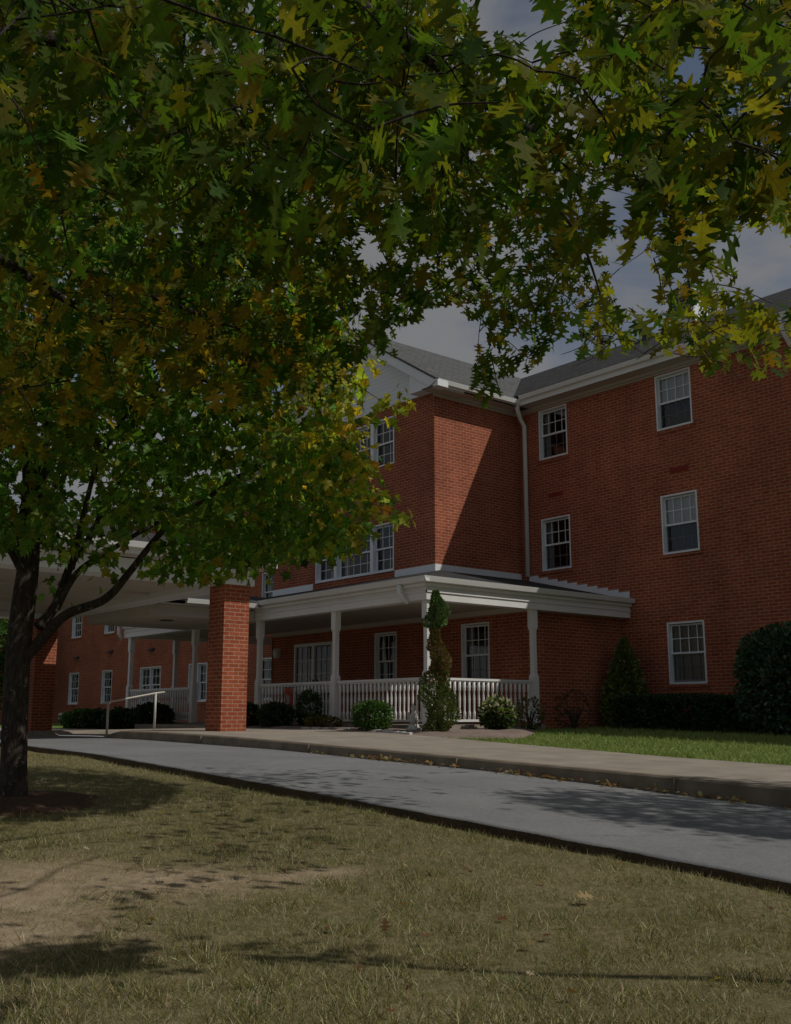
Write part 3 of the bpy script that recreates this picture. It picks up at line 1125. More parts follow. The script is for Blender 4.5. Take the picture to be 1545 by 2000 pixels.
# louvred cupola on the ridge
q_ = at(1345, 580, 1.0)
cy_ = float(q_[1] * RX / q_[0])
cz_ = RZ - 0.25
dm = MB()
dm.box(RX - 0.36, RX + 0.36, cy_ - 0.36, cy_ + 0.36, cz_ - 0.3, cz_ + 0.95)
dm.box(RX - 0.42, RX + 0.42, cy_ - 0.42, cy_ + 0.42, cz_ + 0.95, cz_ + 1.02)
dmo = dm.build('cupola', vinyl, bld)
d2 = MB()
pk = (RX, cy_, cz_ + 1.45)
c4 = [(RX - 0.44, cy_ - 0.44, cz_ + 1.02), (RX + 0.44, cy_ - 0.44, cz_ + 1.02), (RX + 0.44, cy_ + 0.44, cz_ + 1.02), (RX - 0.44, cy_ + 0.44, cz_ + 1.02)]
d2.add(c4 + [pk], [(0, 1, 4), (1, 2, 4), (2, 3, 4), (3, 0, 4), (3, 2, 1, 0)])
d2.build('cupola_roof', shingle, dmo)
d3 = MB()
for k in range(6):
    d3.box(RX - 0.39, RX - 0.36, cy_ - 0.26, cy_ + 0.26, cz_ + 0.35 + k * 0.09, cz_ + 0.41 + k * 0.09)
d3.build('louvre', darkmetal, dmo)
# downspouts
ds = MB()
ds.tube([(18.75, 17.75, 7.95), (18.78, 17.80, 7.72), (19.0, 17.90, 7.52), (19.17, 17.93, 7.36), (19.17, 17.93, 3.44)], 0.058, 10)
ds.build('downspout', white, bld, True)
ds = MB()
ds.tube([(18.75, 10.4, 7.95), (18.78, 10.40, 7.72), (19.0, 10.4, 7.52), (19.17, 10.4, 7.36), (19.17, 10.4, -0.4)], 0.058, 10)
ds.build('downspout', white, bld, True)

# ---- porch
PX, PY = 13.2, 15.0           # post lines
GX, GY = 12.97, 14.79         # roof edge
pm = 0.233
PZ = 2.60
YEND = 28.15
pr = MB()
ztop = PZ + pm * (XBAY - GX)
slab(pr, [(GX, GY, PZ), (XBAY + 0.02, GY + (XBAY - GX), ztop), (XBAY + 0.02, 27.2, ztop), (GX, YEND, PZ)], 0.04)
slab(pr, [(GX, GY, PZ), (XA, GY, PZ), (XA, GY + (XBAY - GX), ztop), (XBAY + 0.02, GY + (XBAY - GX), ztop)], 0.04)
slab(pr, [(GX, YEND, PZ), (XBAY + 0.02, 27.2, ztop), (XA, 27.2, ztop), (XA, YEND, PZ)], 0.04)
pr.build('porch_roof', shingle, bld)
pf = MB()
# beam boards
pf.box(PX - 0.13, PX + 0.13, PY - 0.13, 28.0, 2.185, 2.44)
pf.box(PX + 0.13, XA, PY - 0.13, PY + 0.13, 2.185, 2.44)
pf.box(PX - 0.155, PX - 0.13, PY - 0.155, 28.0, 2.33, 2.36)
pf.box(PX - 0.155, XA, PY - 0.155, PY - 0.13, 2.33, 2.36)
# boxed eave above the beam
pf.box(GX + 0.02, PX + 0.1, GY + 0.02, 28.1, 2.44, 2.50)
pf.box(PX + 0.1, XA, GY + 0.02, PY + 0.1, 2.44, 2.50)
pf.box(PX + 0.13, XA, 27.85, 28.0, 2.185, 2.44)
pf.build('porch_beam', white, bld)
pc = MB()
pc.box(PX + 0.13, XBAY + 0.03, PY + 0.13, 27.85, 2.30, 2.33)
pc.box(XBAY - 0.01, XBAY + 0.03, PY + 0.14, 25.2, 2.19, 2.30)
pc.build('porch_ceiling', soffitm, bld)
pg = MB()
gutter_y(pg, GX + 0.02, GY - 0.1, YEND, PZ + 0.015)
gutter_x(pg, GY + 0.02, GX - 0.1, XA - 0.01, PZ + 0.015)
pg.build('porch_gutter', white, bld)
# flashing: plain against the bay, stepped down the long facade
fl = MB()
fl.box(XBAY - 0.025, XBAY - 0.002, YB - 0.02, 19.68, ztop - 0.06, 3.53)
fl.build('flashing', vinyl, bld)
fl = MB()
fl.box(XBAY - 0.025, XBAY - 0.002, 23.2, 25.2, ztop - 0.06, 3.53)
fl.build('flashing', vinyl, bld)
fl = MB()
fl.box(XBAY - 0.02, XA - 0.05, YB - 0.025, YB - 0.002, ztop - 0.05, 3.53)
fl.build('flashing', vinyl, bld)
fl = MB()
for k in range(10):
    ya = 17.95 - k * 0.31
    zb = PZ + pm * (ya - GY)
    fl.prism([(XA - 0.02, ya, zb - 0.05), (XA - 0.02, ya - 0.31, zb - 0.05 - 0.31 * pm), (XA - 0.02, ya - 0.31, zb + 0.11), (XA - 0.02, ya, zb + 0.11)], (0.017, 0, 0))
fl.build('step_flashing', vinyl, bld)
sl = MB()
sl.box(PX - 0.15, XBAY + 0.03, PY - 0.13, 28.1, -0.6, -0.17)
sl.build('porch_floor', concrete, bld)


def post(x, y, half=False):
    p = MB()
    a, bq = 0.074, 0.052
    zb, zt = -0.17, 2.185
    prof = [(a, zb), (a, 0.74), (a * 0.98, 0.80), (bq, 0.86), (bq, 1.10), (bq * 0.98, 1.5), (bq, 1.74), (a, 1.82), (a, zt)]
    for k in range(len(prof) - 1):
        (r0, q0), (r1, q1) = prof[k], prof[k + 1]
        vs = [(x + sx * r0, y + sy * r0, q0) for sx, sy in ((-1, -1), (1, -1), (1, 1), (-1, 1))] + [(x + sx * r1, y + sy * r1, q1) for sx, sy in ((-1, -1), (1, -1), (1, 1), (-1, 1))]
        p.add(vs, [(i, (i + 1) % 4, 4 + (i + 1) % 4, 4 + i) for i in range(4)])
    return p.build('porch_post', white, bld)


POSTS = [(PX, PY), (PX, 17.95), (PX, 20.95), (PX, 24.05), (PX, 27.75), (16.14, PY), (14.6, 27.75)]
for q in POSTS:
    post(*q)
mb = MB()
mb.tube([(GX - 0.05, 15.5, 2.50), (GX - 0.05, 15.5, 2.36), (GX + 0.02, 15.48, 2.24), (PX - 0.13, 15.40, 2.16)], 0.05, 8)
mb.build('downspout', white, bld, True)
# far end of the porch: downspout pipe
mb = MB()
mb.tube([(GX - 0.04, 28.05, 2.5), (GX - 0.04, 28.05, 2.3), (GX + 0.1, 28.1, 2.15)], 0.05, 8)
mb.build('downspout', white, bld, True)

# railings with turned balusters, one of each made and then copied
bal = MB()
bal.lathe((0, 0, 0), [(0.030, 0.0), (0.030, 0.16), (0.018, 0.19), (0.021, 0.30), (0.026, 0.42), (0.016, 0.55), (0.030, 0.58), (0.030, 0.76)], 8)
first = None


def railing(p0, p1):
    global first
    p0, p1 = np.array(p0, float), np.array(p1, float)
    d = p1 - p0
    ln = np.linalg.norm(d)
    d /= ln
    r = MB()
    s = np.array([-d[1], d[0]])

    def bar(z0, z1, w):
        pts = [p0 + s * w, p0 - s * w]
        r.prism([(*pts[0], z0), (*pts[1], z0), (*pts[1], z1), (*pts[0], z1)], (*(d * ln), 0))
    bar(0.675, 0.72, 0.045)
    bar(0.645, 0.675, 0.022)
    bar(-0.115, -0.07, 0.03)
    o = r.build('porch_railing', white, bld)
    n = int(ln / 0.126)
    for k in range(n):
        q = p0 + d * ln * (k + 0.5) / n
        if first is None:
            first = bal.build('baluster', white, o, True)
            b = first
        else:
            b = first.copy()
            COL.objects.link(b)
            b.parent = o
            b.matrix_parent_inverse = parent_inv(o)
        b.location = (q[0], q[1], -0.09)


railing((PX, PY + 0.115), (PX, 17.835))
railing((PX + 0.115, PY), (16.025, PY))
railing((PX, 18.065), (PX, 20.835))
railing((PX, 24.165), (PX, 27.635))

# ------------------------------------------------------------------ entrance canopy over the drive
cn = thing('entrance_canopy', 'white canopy on square brick pillars reaching over the driveway', 'canopy', (9.74, 16.72, -0.28))
CX0, CX1, CY0, CY1 = 4.7, 10.36, 16.68, 26.36
cb = MB()
cb.box(CX0, CX1, CY0, CY0 + 0.56, 2.39, 2.68)
cb.box(CX0, CX1, CY1 - 0.56, CY1, 2.39, 2.68)
cb.box(CX1 - 0.56, CX1, CY0 + 0.56, CY1 - 0.56, 2.39, 2.68)
cb.box(CX0, CX0 + 0.56, CY0 + 0.56, CY1 - 0.56, 2.39, 2.68)
cb.build('canopy_beam', vinyl, cn)
cc = MB()
cc.box(CX0 + 0.56, CX1 - 0.56, CY0 + 0.56, CY1 - 0.56, 2.52, 2.56)
cc.box(CX0 - 0.4, CX1 + 0.2, CY0 - 0.4, CY1 + 0.4, 2.70, 2.74)
cc.box(CX0 + 0.54, CX1 - 0.54, 19.9, 20.15, 2.46, 2.53)
cc.box(CX0 + 0.54, CX1 - 0.54, 22.9, 23.15, 2.46, 2.53)
cc.build('canopy_ceiling', soffitm, cn)
ct = MB()
ct.box(CX0 - 0.42, CX1 + 0.22, CY0 - 0.43, CY0 - 0.40, 2.70, 2.86)
ct.box(CX0 - 0.42, CX1 + 0.22, CY1 + 0.40, CY1 + 0.43, 2.70, 2.86)
ct.box(CX1 + 0.20, CX1 + 0.23, CY0 - 0.4, CY1 + 0.4, 2.70, 2.86)
gutter_x(ct, CY0 - 0.43, CX0 - 0.42, CX1 + 0.22, 2.90)
ct.build('canopy_gutter', white, cn)
cr = MB()
xa, xz, ya, yz = CX0 - 0.45, CX1 + 0.25, CY0 - 0.47, CY1 + 0.47
ym = (ya + yz) / 2
rz = 2.88 + 0.30 * (xz - xa) / 2
xm = (xa + xz) / 2
hh = (xz - xa) / 2
slab(cr, [(xa, ya, 2.88), (xz, ya, 2.88), (xm, ya + hh, rz)])
slab(cr, [(xa, yz, 2.88), (xz, yz, 2.88), (xm, yz - hh, rz)])
slab(cr, [(xz, ya, 2.88), (xz, yz, 2.88), (xm, yz - hh, rz), (xm, ya + hh, rz)])
slab(cr, [(xa, ya, 2.88), (xa, yz, 2.88), (xm, yz - hh, rz), (xm, ya + hh, rz)])
cr.build('canopy_roof', shingle, cn)
for (x0, x1, y0, y1, zb) in ((9.745, 10.285, 16.725, 17.275, -0.6), (9.69, 10.22, 25.72, 26.26, -0.7), (4.78, 5.32, 16.725, 17.275, -0.8), (4.78, 5.32, 25.72, 26.26, -0.8)):
    p = MB()
    p.box(x0, x1, y0, y1, zb, 2.388)
    p.build('brick_pillar', brick, cn, bevel=0.008)
# low flat link from the canopy to the porch
lk = MB()
lk.box(10.37, PX - 0.16, 20.98, 24.3, 2.18, 2.42)
lk.build('link_soffit', soffitm, cn)
l2 = MB()
gutter_x(l2, 20.66, 11.05, GX - 0.1, 2.55)
l2.box(10.60, GX - 0.1, 20.86, 24.4, 2.43, 2.46)
l2.build('link_gutter', white, cn)
l3 = MB()
ym = 22.65
slab(l3, [(10.4, 20.55, 2.53), (GX + 1.5, 20.55, 2.53), (GX + 1.5, ym, 2.98), (10.4, ym, 2.98)], 0.04)
slab(l3, [(10.4, 24.75, 2.53), (GX + 1.5, 24.75, 2.53), (GX + 1.5, ym, 2.98), (10.4, ym, 2.98)], 0.04)
l3.build('link_roof', shingle, cn)
rl = MB()
rl.lathe((11.3, 22.0, 2.165), [(0.16, 0), (0.16, 0.014)], 16)
rl.build('recessed_light', darkmetal, cn)

# handrail at the ramp
hr = thing('handrail', 'pale metal handrail on two posts beside the curb ramp', 'handrail', (9.07, 20.0, -0.42))
h = MB()
h.tube([(8.95, 20.0, 0.24), (9.07, 20.0, 0.27), (10.1, 20.0, 0.46), (10.3, 20.0, 0.485)], 0.019, 8)
h.build('rail', metal, hr, True)
for x, z0, z1 in ((9.07, -0.42, 0.27), (10.1, -0.3, 0.46)):
    h = MB()
    h.tube([(x, 20.0, z0), (x, 20.0, z1)], 0.026, 8)
    h.build('post', metal, hr, True)

# ------------------------------------------------------------------ trees


def smooth_path(pts, n=6):
    pts = np.array(pts, float)
    outp = []
    for i in range(len(pts) - 1):
        p0, p1, p2, p3 = pts[max(i - 1, 0)], pts[i], pts[i + 1], pts[min(i + 2, len(pts) - 1)]
        for k in range(n):
            t = k / n
            outp.append(0.5 * ((2 * p1) + (p2 - p0) * t + (2 * p0 - 5 * p1 + 4 * p2 - p3) * t * t + (3 * p1 - p0 - 3 * p2 + p3) * t ** 3))
    outp.append(pts[-1])
    return np.array(outp)


def limb(mb, pts, r0, r1, sides=9, n=6, jitter=0.0):
    p = smooth_path(pts, n)
    if jitter:
        p[1:-1] += rng.normal(size=(len(p) - 2, 3)) * jitter
    mb.tube(p, np.linspace(r0, r1, len(p)), sides)
    return p


def clusters_to_leaves(C, per, spread, axis=None):
    """leaves round each cluster centre: position, tip direction, normal"""
    n = len(C)
    P = np.repeat(C, per, 0)
    d = rand_unit(n * per)
    d[:, 2] = d[:, 2] * 0.75 - 0.15
    r = spread * rng.random((n * per, 1)) ** 0.5
    P = P + d * r
    tip = d + rand_unit(n * per) * 0.55
    tip[:, 2] -= 0.75
    nrm = rand_unit(n * per)
    nrm[:, 2] = np.abs(nrm[:, 2]) + 0.55
    return P, tip, nrm


def twigs(mb, C, limbs, rad=0.006, maxlen=1.8, skip=None):
    """a thin drooping twig from each leaf cluster to the nearest limb point"""
    A = np.concatenate(limbs)
    near = [np.min(np.linalg.norm(A - c, axis=1)) for c in C]
    for k in np.argsort(near):
        c = C[k]
        d = np.linalg.norm(A - c, axis=1)
        j = int(np.argmin(d))
        if d[j] > maxlen or d[j] < 0.03:
            continue
        a = A[j]
        if skip is not None and skip((a + c) / 2):
            continue
        mid = (a + c) / 2 + rng.normal(size=3) * 0.045 * d[j] + np.array([0, 0, 0.03 * d[j]])
        path = smooth_path([a, mid, c], 4)
        r0 = rad * (0.55 + 0.5 * min(d[j], 1.0))
        mb.tube(path, np.linspace(r0, rad * 0.4, 9), 4, False)
        A = np.concatenate([A, path[3:]])


# ---- young maple on the lawn
mp_base = atz(25, 1575, -0.72)
mt = thing('maple_tree', 'young maple with low forking trunk and green to yellow leaves on the dry lawn', 'tree', tuple(mp_base))
tb = MB()
D0 = float(mp_base @ Fh)


def A(px, py, dd=0.0):
    return at(px, py, D0 + dd)


ML = []
tr0 = [mp_base + (0, 0, -0.15), mp_base + (0, 0, 0.02), A(27, 1480), A(32, 1340), A(40, 1230), A(55, 1110), A(62, 1040, 0.05), A(74, 940, 0.1), A(100, 800, 0.2), A(150, 640, 0.3), A(180, 500, 0.3)]
p = smooth_path(tr0, 5)
nr = len(p)
tt = np.linspace(0, 1, nr)
tb.tube(p, np.interp(tt, [0, 0.10, 0.2, 0.45, 0.6, 0.75, 1], [0.185, 0.118, 0.105, 0.098, 0.07, 0.045, 0.012]), 14)
ML.append(p[nr // 2:])
ML.append(limb(tb, [A(50, 1120), A(45, 1030, -0.1), A(52, 950, -0.2), A(40, 830, -0.4), A(0, 700, -0.5)], 0.06, 0.01))
ML.append(limb(tb, [A(45, 1290), A(85, 1245), A(130, 1200, -0.1), A(205, 1170, -0.15), A(255, 1115, -0.2), A(320, 1035, -0.3), A(400, 975, -0.4), A(520, 900, -0.5), A(620, 880, -0.5)], 0.052, 0.008))
ML.append(limb(tb, [A(75, 1225), A(110, 1180, 0.1), A(140, 1100, 0.2), A(175, 1050, 0.3), A(215, 970, 0.4), A(300, 850, 0.6), A(420, 700, 0.7)], 0.048, 0.008))
ML.append(limb(tb, [A(110, 1190, 0.1), A(150, 1120, 0.1), A(215, 1075, 0.2), A(300, 1025, 0.3), A(390, 985, 0.5), A(520, 960, 0.6), A(680, 930, 0.7)], 0.032, 0.006))
ML.append(limb(tb, [A(140, 1110, 0.2), A(165, 1000, -0.1), A(195, 900, -0.3), A(280, 760, -0.5), A(380, 620, -0.6)], 0.03, 0.006))
ML.append(limb(tb, [A(50, 1130), A(20, 1075, 0.1), A(-15, 1030, 0.2), A(-120, 900, 0.3)], 0.04, 0.008))
ML.append(limb(tb, [A(72, 960, 0.1), A(120, 860, -0.3), A(250, 700, -0.8), A(480, 560, -1.0), A(600, 500, -1.0)], 0.04, 0.006))
ML.append(limb(tb, [A(100, 800, 0.2), A(200, 650, 0.8), A(400, 480, 1.2), A(560, 430, 1.2)], 0.03, 0.006))
ML.append(limb(tb, [A(62, 1000, 0.1), A(100, 960, 0.5), A(220, 840, 1.2), A(420, 780, 1.6), A(640, 760, 1.5)], 0.03, 0.006))


def in_poly(px, py, poly):
    c = np.zeros(len(px), bool)
    n = len(poly)
    for i in range(n):
        x1, y1 = poly[i]
        x2, y2 = poly[(i + 1) % n]
        cond = ((y1 > py) != (y2 > py)) & (px < (x2 - x1) * (py - y1) / (y2 - y1 + 1e-9) + x1)
        c ^= cond
    return c


MPOLY = [(-420, 250), (300, 280), (560, 360), (640, 520), (680, 650), (690, 720), (678, 800), (722, 900), (752, 985), (715, 1035), (640, 1075), (540, 1095), (470, 1112), (400, 1100), (300, 1130), (262, 1165), (215, 1120), (165, 1140), (120, 1172), (85, 1120), (60, 1060), (-20, 1040), (-420, 1060)]
MHOLE = [[(60, 1060), (310, 1060), (310, 1180), (60, 1180)], [(100, 920), (190, 905), (190, 1015), (100, 1010)], [(0, 920), (40, 930), (35, 1010), (0, 1010)], [(225, 1010), (380, 1005), (300, 1075), (225, 1075)]]
cand = []
cen = A(300, 740, 0.2)
while len(cand) < 1950:
    u = rng.uniform(-1, 1, (700, 3))
    q3 = np.sum(np.abs(u) ** 3.2, 1)
    u = u[(q3 < 1) & (rng.random(700) < 0.25 + 0.75 * q3)]
    P = cen + (Rt * u[:, 0:1]) * 2.15 + (Fh * u[:, 1:2]) * 1.7 + (Uz * u[:, 2:3]) * 1.95
    px, py, dd = proj(P)
    ok = in_poly(px, py, MPOLY)
    for hpoly in MHOLE:
        ok &= ~(in_poly(px, py, hpoly) & (rng.random(len(px)) < 0.85))
    cand += list(P[ok])
extra = [A(755, 790, -0.4), A(772, 778, -0.4), A(740, 805, -0.4), A(730, 700, -0.3), A(775, 1000, -0.3)]
MC = np.array(cand[:1950] + extra)
bright = MC
twigs(tb, MC[rng.random(len(MC)) < 0.45], ML, 0.006, 1.1)
tb.build('trunk', bark_m, mt, True)
P, tip, nrm = clusters_to_leaves(MC, 10, 0.19)
px, py, dd = proj(P)
n = len(P)
col = pick_tint(n, [(0.055, 0.11, 0.022), (0.08, 0.14, 0.030), (0.13, 0.165, 0.032), (0.20, 0.17, 0.03)], [4, 4, 2.2, 0.4])
yel = np.clip((px - 380) / 300, 0, 1) * np.clip(1 - np.abs(py - 780) / 260, 0, 1) + 0.35 * np.clip((px - 560) / 180, 0, 1)
sel = rng.random(n) < yel * 0.75
col[sel] = pick_tint(int(sel.sum()), [(0.25, 0.225, 0.035), (0.29, 0.215, 0.03), (0.19, 0.21, 0.038), (0.28, 0.15, 0.03)], [4, 2, 4, 0.3])
scatter('crown', *MAPLE, P, tip, nrm, rng.uniform(0.065, 0.115, n), col * 2.45, leaf_maple, mt, np.stack([rng.uniform(0.2, 2.2, n), rng.uniform(0.0, 0.35, n)], 1), True)
# ring of mulch round its foot
q = MB()
for k in range(24):
    a0, a1 = 2 * math.pi * k / 24, 2 * math.pi * (k + 1) / 24
    for (r0, h0, r1, h1) in ((0.0, 0.07, 0.45, 0.05), (0.45, 0.05, 0.85, -0.02)):
        def pt(a, r, hgt):
            rr = r * (1 + 0.13 * math.sin(3 * a) + 0.08 * math.sin(7 * a + 1))
            x, y = mp_base[0] + rr * math.cos(a), mp_base[1] + rr * math.sin(a)
            return (x, y, float(lawn_z(np.float64(x), np.float64(y))) + hgt)
        q.quad(pt(a0, r0, h0), pt(a0, r1, h1), pt(a1, r1, h1), pt(a1, r0, h0))
tag(q.build('mulch_ring', mulch_d, smooth=True), kind='structure')

# ---- large oak whose limbs hang over the viewer
ob = np.array([-1.9, -0.4, -1.25])
ot = thing('oak_tree', 'large oak whose lobed green and yellow leaves hang across the top of the view', 'tree', tuple(ob))
tb = MB()
OL = []
limb(tb, [ob + (0, 0, -0.2), ob + (0, 0, 0.2), ob + (0.05, 0.05, 1.5), ob + (0.15, 0.1, 3.2), ob + (0.3, 0.2, 5.0), ob + (0.4, 0.2, 7.0)], 0.42, 0.12, 16)
f1 = ob + (0.12, 0.1, 2.7)
f2 = ob + (0.2, 0.15, 3.9)
OL.append(limb(tb, [f1, at(-420, 300, 3.2), at(-120, 430, 4.3), at(0, 505, 4.9), at(110, 575, 5.3), at(240, 650, 5.8), at(380, 735, 6.4), at(470, 770, 6.9)], 0.042, 0.006))
OL.append(limb(tb, [f1, at(-250, -100, 2.8), at(150, 90, 3.7), at(310, 210, 4.3), at(465, 350, 5.0), at(580, 460, 5.7), at(700, 535, 6.3), at(800, 590, 6.9)], 0.042, 0.006))
OL.append(limb(tb, [f2, at(300, -420, 2.9), at(620, -60, 3.8), at(860, 130, 4.6), at(985, 225, 5.1), at(1090, 268, 5.6), at(1250, 312, 6.2), at(1400, 372, 6.8)], 0.055, 0.006))
OL.append(limb(tb, [f2, at(900, -700, 2.6), at(1300, -260, 3.3), at(1375, 0, 4.0), at(1405, 110, 4.4), at(1372, 200, 4.9), at(1345, 330, 5.4), at(1340, 480, 5.8), at(1350, 590, 6.0)], 0.015, 0.004))
OL.append(limb(tb, [at(985, 225, 5.1), at(1030, 320, 5.3), at(1085, 400, 5.6), at(1140, 480, 5.9), at(1180, 600, 6.2)], 0.022, 0.005))
OL.append(limb(tb, [at(1000, 230, 5.15), at(1080, 212, 5.6), at(1170, 222, 6.2), at(1260, 250, 6.8)], 0.03, 0.006))
OL.append(limb(tb, [at(465, 350, 5.0), at(440, 430, 5.2), at(400, 500, 5.5), at(390, 600, 5.8)], 0.02, 0.005))
OL.append(limb(tb, [at(300, 580, 5.6), at(380, 610, 6.2), at(460, 640, 6.6), at(560, 670, 6.9)], 0.02, 0.005))
OL.append(limb(tb, [at(150, 90, 3.7), at(140, 200, 3.9), at(150, 300, 4.2), at(120, 420, 4.6)], 0.02, 0.005))
OL.append(limb(tb, [at(860, 130, 4.6), at(850, 300, 5.0), at(900, 420, 5.6), at(960, 560, 6.2)], 0.024, 0.005))
OL.append(limb(tb, [at(620, -60, 3.8), at(560, 60, 3.6), at(540, 130, 3.4)], 0.02, 0.005))
OL.append(limb(tb, [f2, (1.0, -1.3, 3.1), (4.0, -1.9, 2.9), (6.0, -1.25, 2.6), (5.43, -0.27, 2.38), (4.8, 0.40, 2.30), (4.43, 0.79, 2.28), (4.05, 1.2, 2.22), (3.9, 1.38, 2.2)], 0.055, 0.012))

# how thickly the leaves hang, cell by cell of about five degrees across the crown's near side
DEN = np.array([
    # 0    1    2    3    4    5    6    7    8    9    10   11   12   13   14
    [.95, .95, .95, .95, .95, .95, .95, .95, .75, .35, .35, .85, .90, .90, .95],
    [.95, .95, .95, .95, .95, .95, .95, .95, .80, .50, .50, .70, .75, .75, .95],
    [.95, .95, .95, .95, .95, .95, .95, .95, .80, .60, .60, .65, .75, .80, .95],
    [.90, .85, .75, .80, .85, .80, .75, .85, .80, .60, .60, .55, .80, .95, .95],
    [.85, .75, .55, .55, .65, .60, .60, .60, .70, .65, .65, .50, .80, .40, .30],
    [.85, .75, .60, .55, .55, .55, .55, .60, .70, .80, .85, .50, .98, .80, .12],
    [.90, .85, .70, .70, .65, .60, .60, .55, .12, .60, .85, .90, .98, .98, .85],
    [.75, .55, .35, .30, .22, .05, .06, .02, .00, .18, .20, .14, .10, .50, .10],
    [.35, .10, .00, .00, .00, .00, .00, .00, .00, .00, .00, .00, .00, .00, .00]])


def density(px, py):
    i = np.clip((py / 100).astype(int), -1, 9)
    j = np.clip((px / 103).astype(int), 0, 14)
    d = np.where(i > 8, 0.0, DEN[np.clip(i, 0, 8), j])
    return d


GAPS = [[(1360, 748), (1600, 735), (1600, 900), (1360, 900)], [(1395, 470), (1545, 450), (1560, 560), (1500, 570), (1440, 520)], [(1215, 520), (1265, 505), (1290, 560), (1280, 610), (1220, 580)], [(770, 655), (880, 600), (935, 640), (910, 720), (790, 720)],
        [(1045, 30), (1095, 10), (1090, 110), (1050, 120)], [(935, -10), (1040, -10), (1030, 70), (960, 60)], [(1180, 380), (1240, 370), (1230, 430), (1190, 430)], [(700, 465), (745, 470), (735, 520), (700, 510)], [(1210, 0), (1210, 0), (1210, 0)],
        [(1320, 110), (1375, 115), (1365, 160), (1330, 165)], [(690, 715), (905, 730), (905, 1000), (690, 1000)], [(1080, 705), (1360, 705), (1360, 900), (1080, 900)]]
LITLAWN = [(-50, 1600), (250, 1585), (330, 1550), (370, 1490), (700, 1560), (1560, 1720), (1560, 2100), (-50, 2100)]
SHROAD = [(960, 1548), (1150, 1545), (1350, 1552), (1900, 1600), (1900, 1720), (1545, 1650), (1360, 1645), (1220, 1610), (1080, 1590), (1000, 1568)]
LITROAD = [(-50, 1445), (480, 1450), (850, 1490), (860, 1540), (1110, 1610), (1560, 1660), (1560, 1740), (700, 1580), (-50, 1470)]
SHOK = [[(430, 1815), (740, 1825), (740, 1850), (620, 1885), (500, 1880)], [(-60, 1825), (280, 1820), (270, 1870), (-60, 1890)], [(-60, 1930), (130, 1935), (120, 2010), (-60, 2010)], [(360, 1950), (500, 1955), (490, 2010), (370, 2010)]]


def shade_ok(P):
    """False where the leaf's sun shadow would fall on ground the photograph shows sunlit"""
    zg = -0.85
    G = P - SUN[None, :] * ((P[:, 2:3] - zg) / SUN[2])
    G = P - SUN[None, :] * ((P[:, 2:3] - (zr(G[:, 1])[:, None] - 0.05)) / SUN[2])
    px, py, dd = proj(G)
    vis = dd > 0.5
    bad = vis & (in_poly(px, py, LITLAWN) | in_poly(px, py, LITROAD))
    for s_ in SHOK:
        bad &= ~in_poly(px, py, s_)
    return ~bad


def blocks_maple(P):
    """whether the sun ray through the leaf cluster goes on through the young maple's crown"""
    q = (P - cen) / np.array([1.9, 1.9, 1.9])
    d = -sunv
    b_ = q @ d
    return (np.sum(q * q, 1) - b_ ** 2 < 1) & (b_ < 0)


cl = []
nfall = 0
while len(cl) < 1700:
    n = 300
    px = rng.uniform(-60, 1600, n)
    py = rng.uniform(-80, 860, n)
    ok = rng.random(n) < density(px, py)
    for gpoly in GAPS:
        ok &= ~in_poly(px, py, gpoly)
    for a, b in zip(px[ok], py[ok]):
        lo, hi = (3.3, 10.5) if b < 380 else (4.6, 10.5)
        if b < 420 and rng.random() < 0.16:
            lo, hi = 2.2, 3.6
        for _ in range(16):
            c = lo + (hi - lo) * rng.random()
            q = at(a, b, c)
            if shade_ok(q[None])[0] and not (blocks_maple(q[None])[0] and rng.random() < 0.85):
                break
        else:
            nfall += 1
            if rng.random() > (0.95 if a > 1130 and b > 380 else 0.6):
                continue
        cl.append(q)
OC = np.array(cl)

# crown above and beside the frame
up = []
while len(up) < 820:
    n = 800
    dep = rng.uniform(-2.5, 7.5, n)
    lat = rng.uniform(-5.0, 7.5, n)
    hgt = rng.uniform(1.2, 6.8, n)
    P = Fh * dep[:, None] + Rt * lat[:, None] + Uz * hgt[:, None]
    px, py, dd = proj(P)
    infr = (dd > 0.3) & (px > -60) & (px < 1605) & (py > -60) & (py < 2060)
    r = np.linalg.norm((P - np.array([0.8, 0.6, 3.9])) / np.array([6.5, 6.5, 3.2]), axis=1)
    ok = ~infr & (r < 1) & ~(blocks_maple(P) & (rng.random(n) < 0.85)) & (np.linalg.norm(P, axis=1) > 1.4) & shade_ok(P) & ((dep > 0) | (hgt > 2.2))
    up += list(P[ok])
OU = np.array(up[:820])
# unseen leaf clusters added up-sun to shade the road, plus the low limb's spray
tgt = []
while len(tgt) < 520:
    a, b = rng.uniform(840, 1900), rng.uniform(1500, 1650)
    if in_poly(np.array([a]), np.array([b]), SHROAD)[0]:
        g = atz(a, b, -0.8)
        for _ in range(4):
            g = atz(a, b, float(zr(g[1])))
        q = g + SUN * rng.uniform(5.5, 9.0)
        u_, v_, w_ = proj(q)
        if u_ > 1640 or w_ < 0.3 or v_ < -60:
            tgt.append(q)
for a, b in ((470, 1850), (540, 1840), (600, 1840), (660, 1845), (560, 1855), (700, 1850)):
    g = atz(a, b, -0.92)
    tgt.append(g + SUN * rng.uniform(2.9, 3.3))
OU = np.concatenate([OU, np.array(tgt)])
twigs(tb, OC[rng.random(len(OC)) < 0.75], OL, 0.0065, 1.6, lambda q_: any(in_poly(*[np.array([float(v_)]) for v_ in proj(q_)[:2]], g_)[0] for g_ in GAPS))
tb.build('trunk', bark_o, ot, True)
P1, t1, n1 = clusters_to_leaves(OC, 9, 0.24)
px, py, dd = proj(P1)
keep = np.ones(len(P1), bool)
tn = t1 / np.linalg.norm(t1, axis=1, keepdims=True)
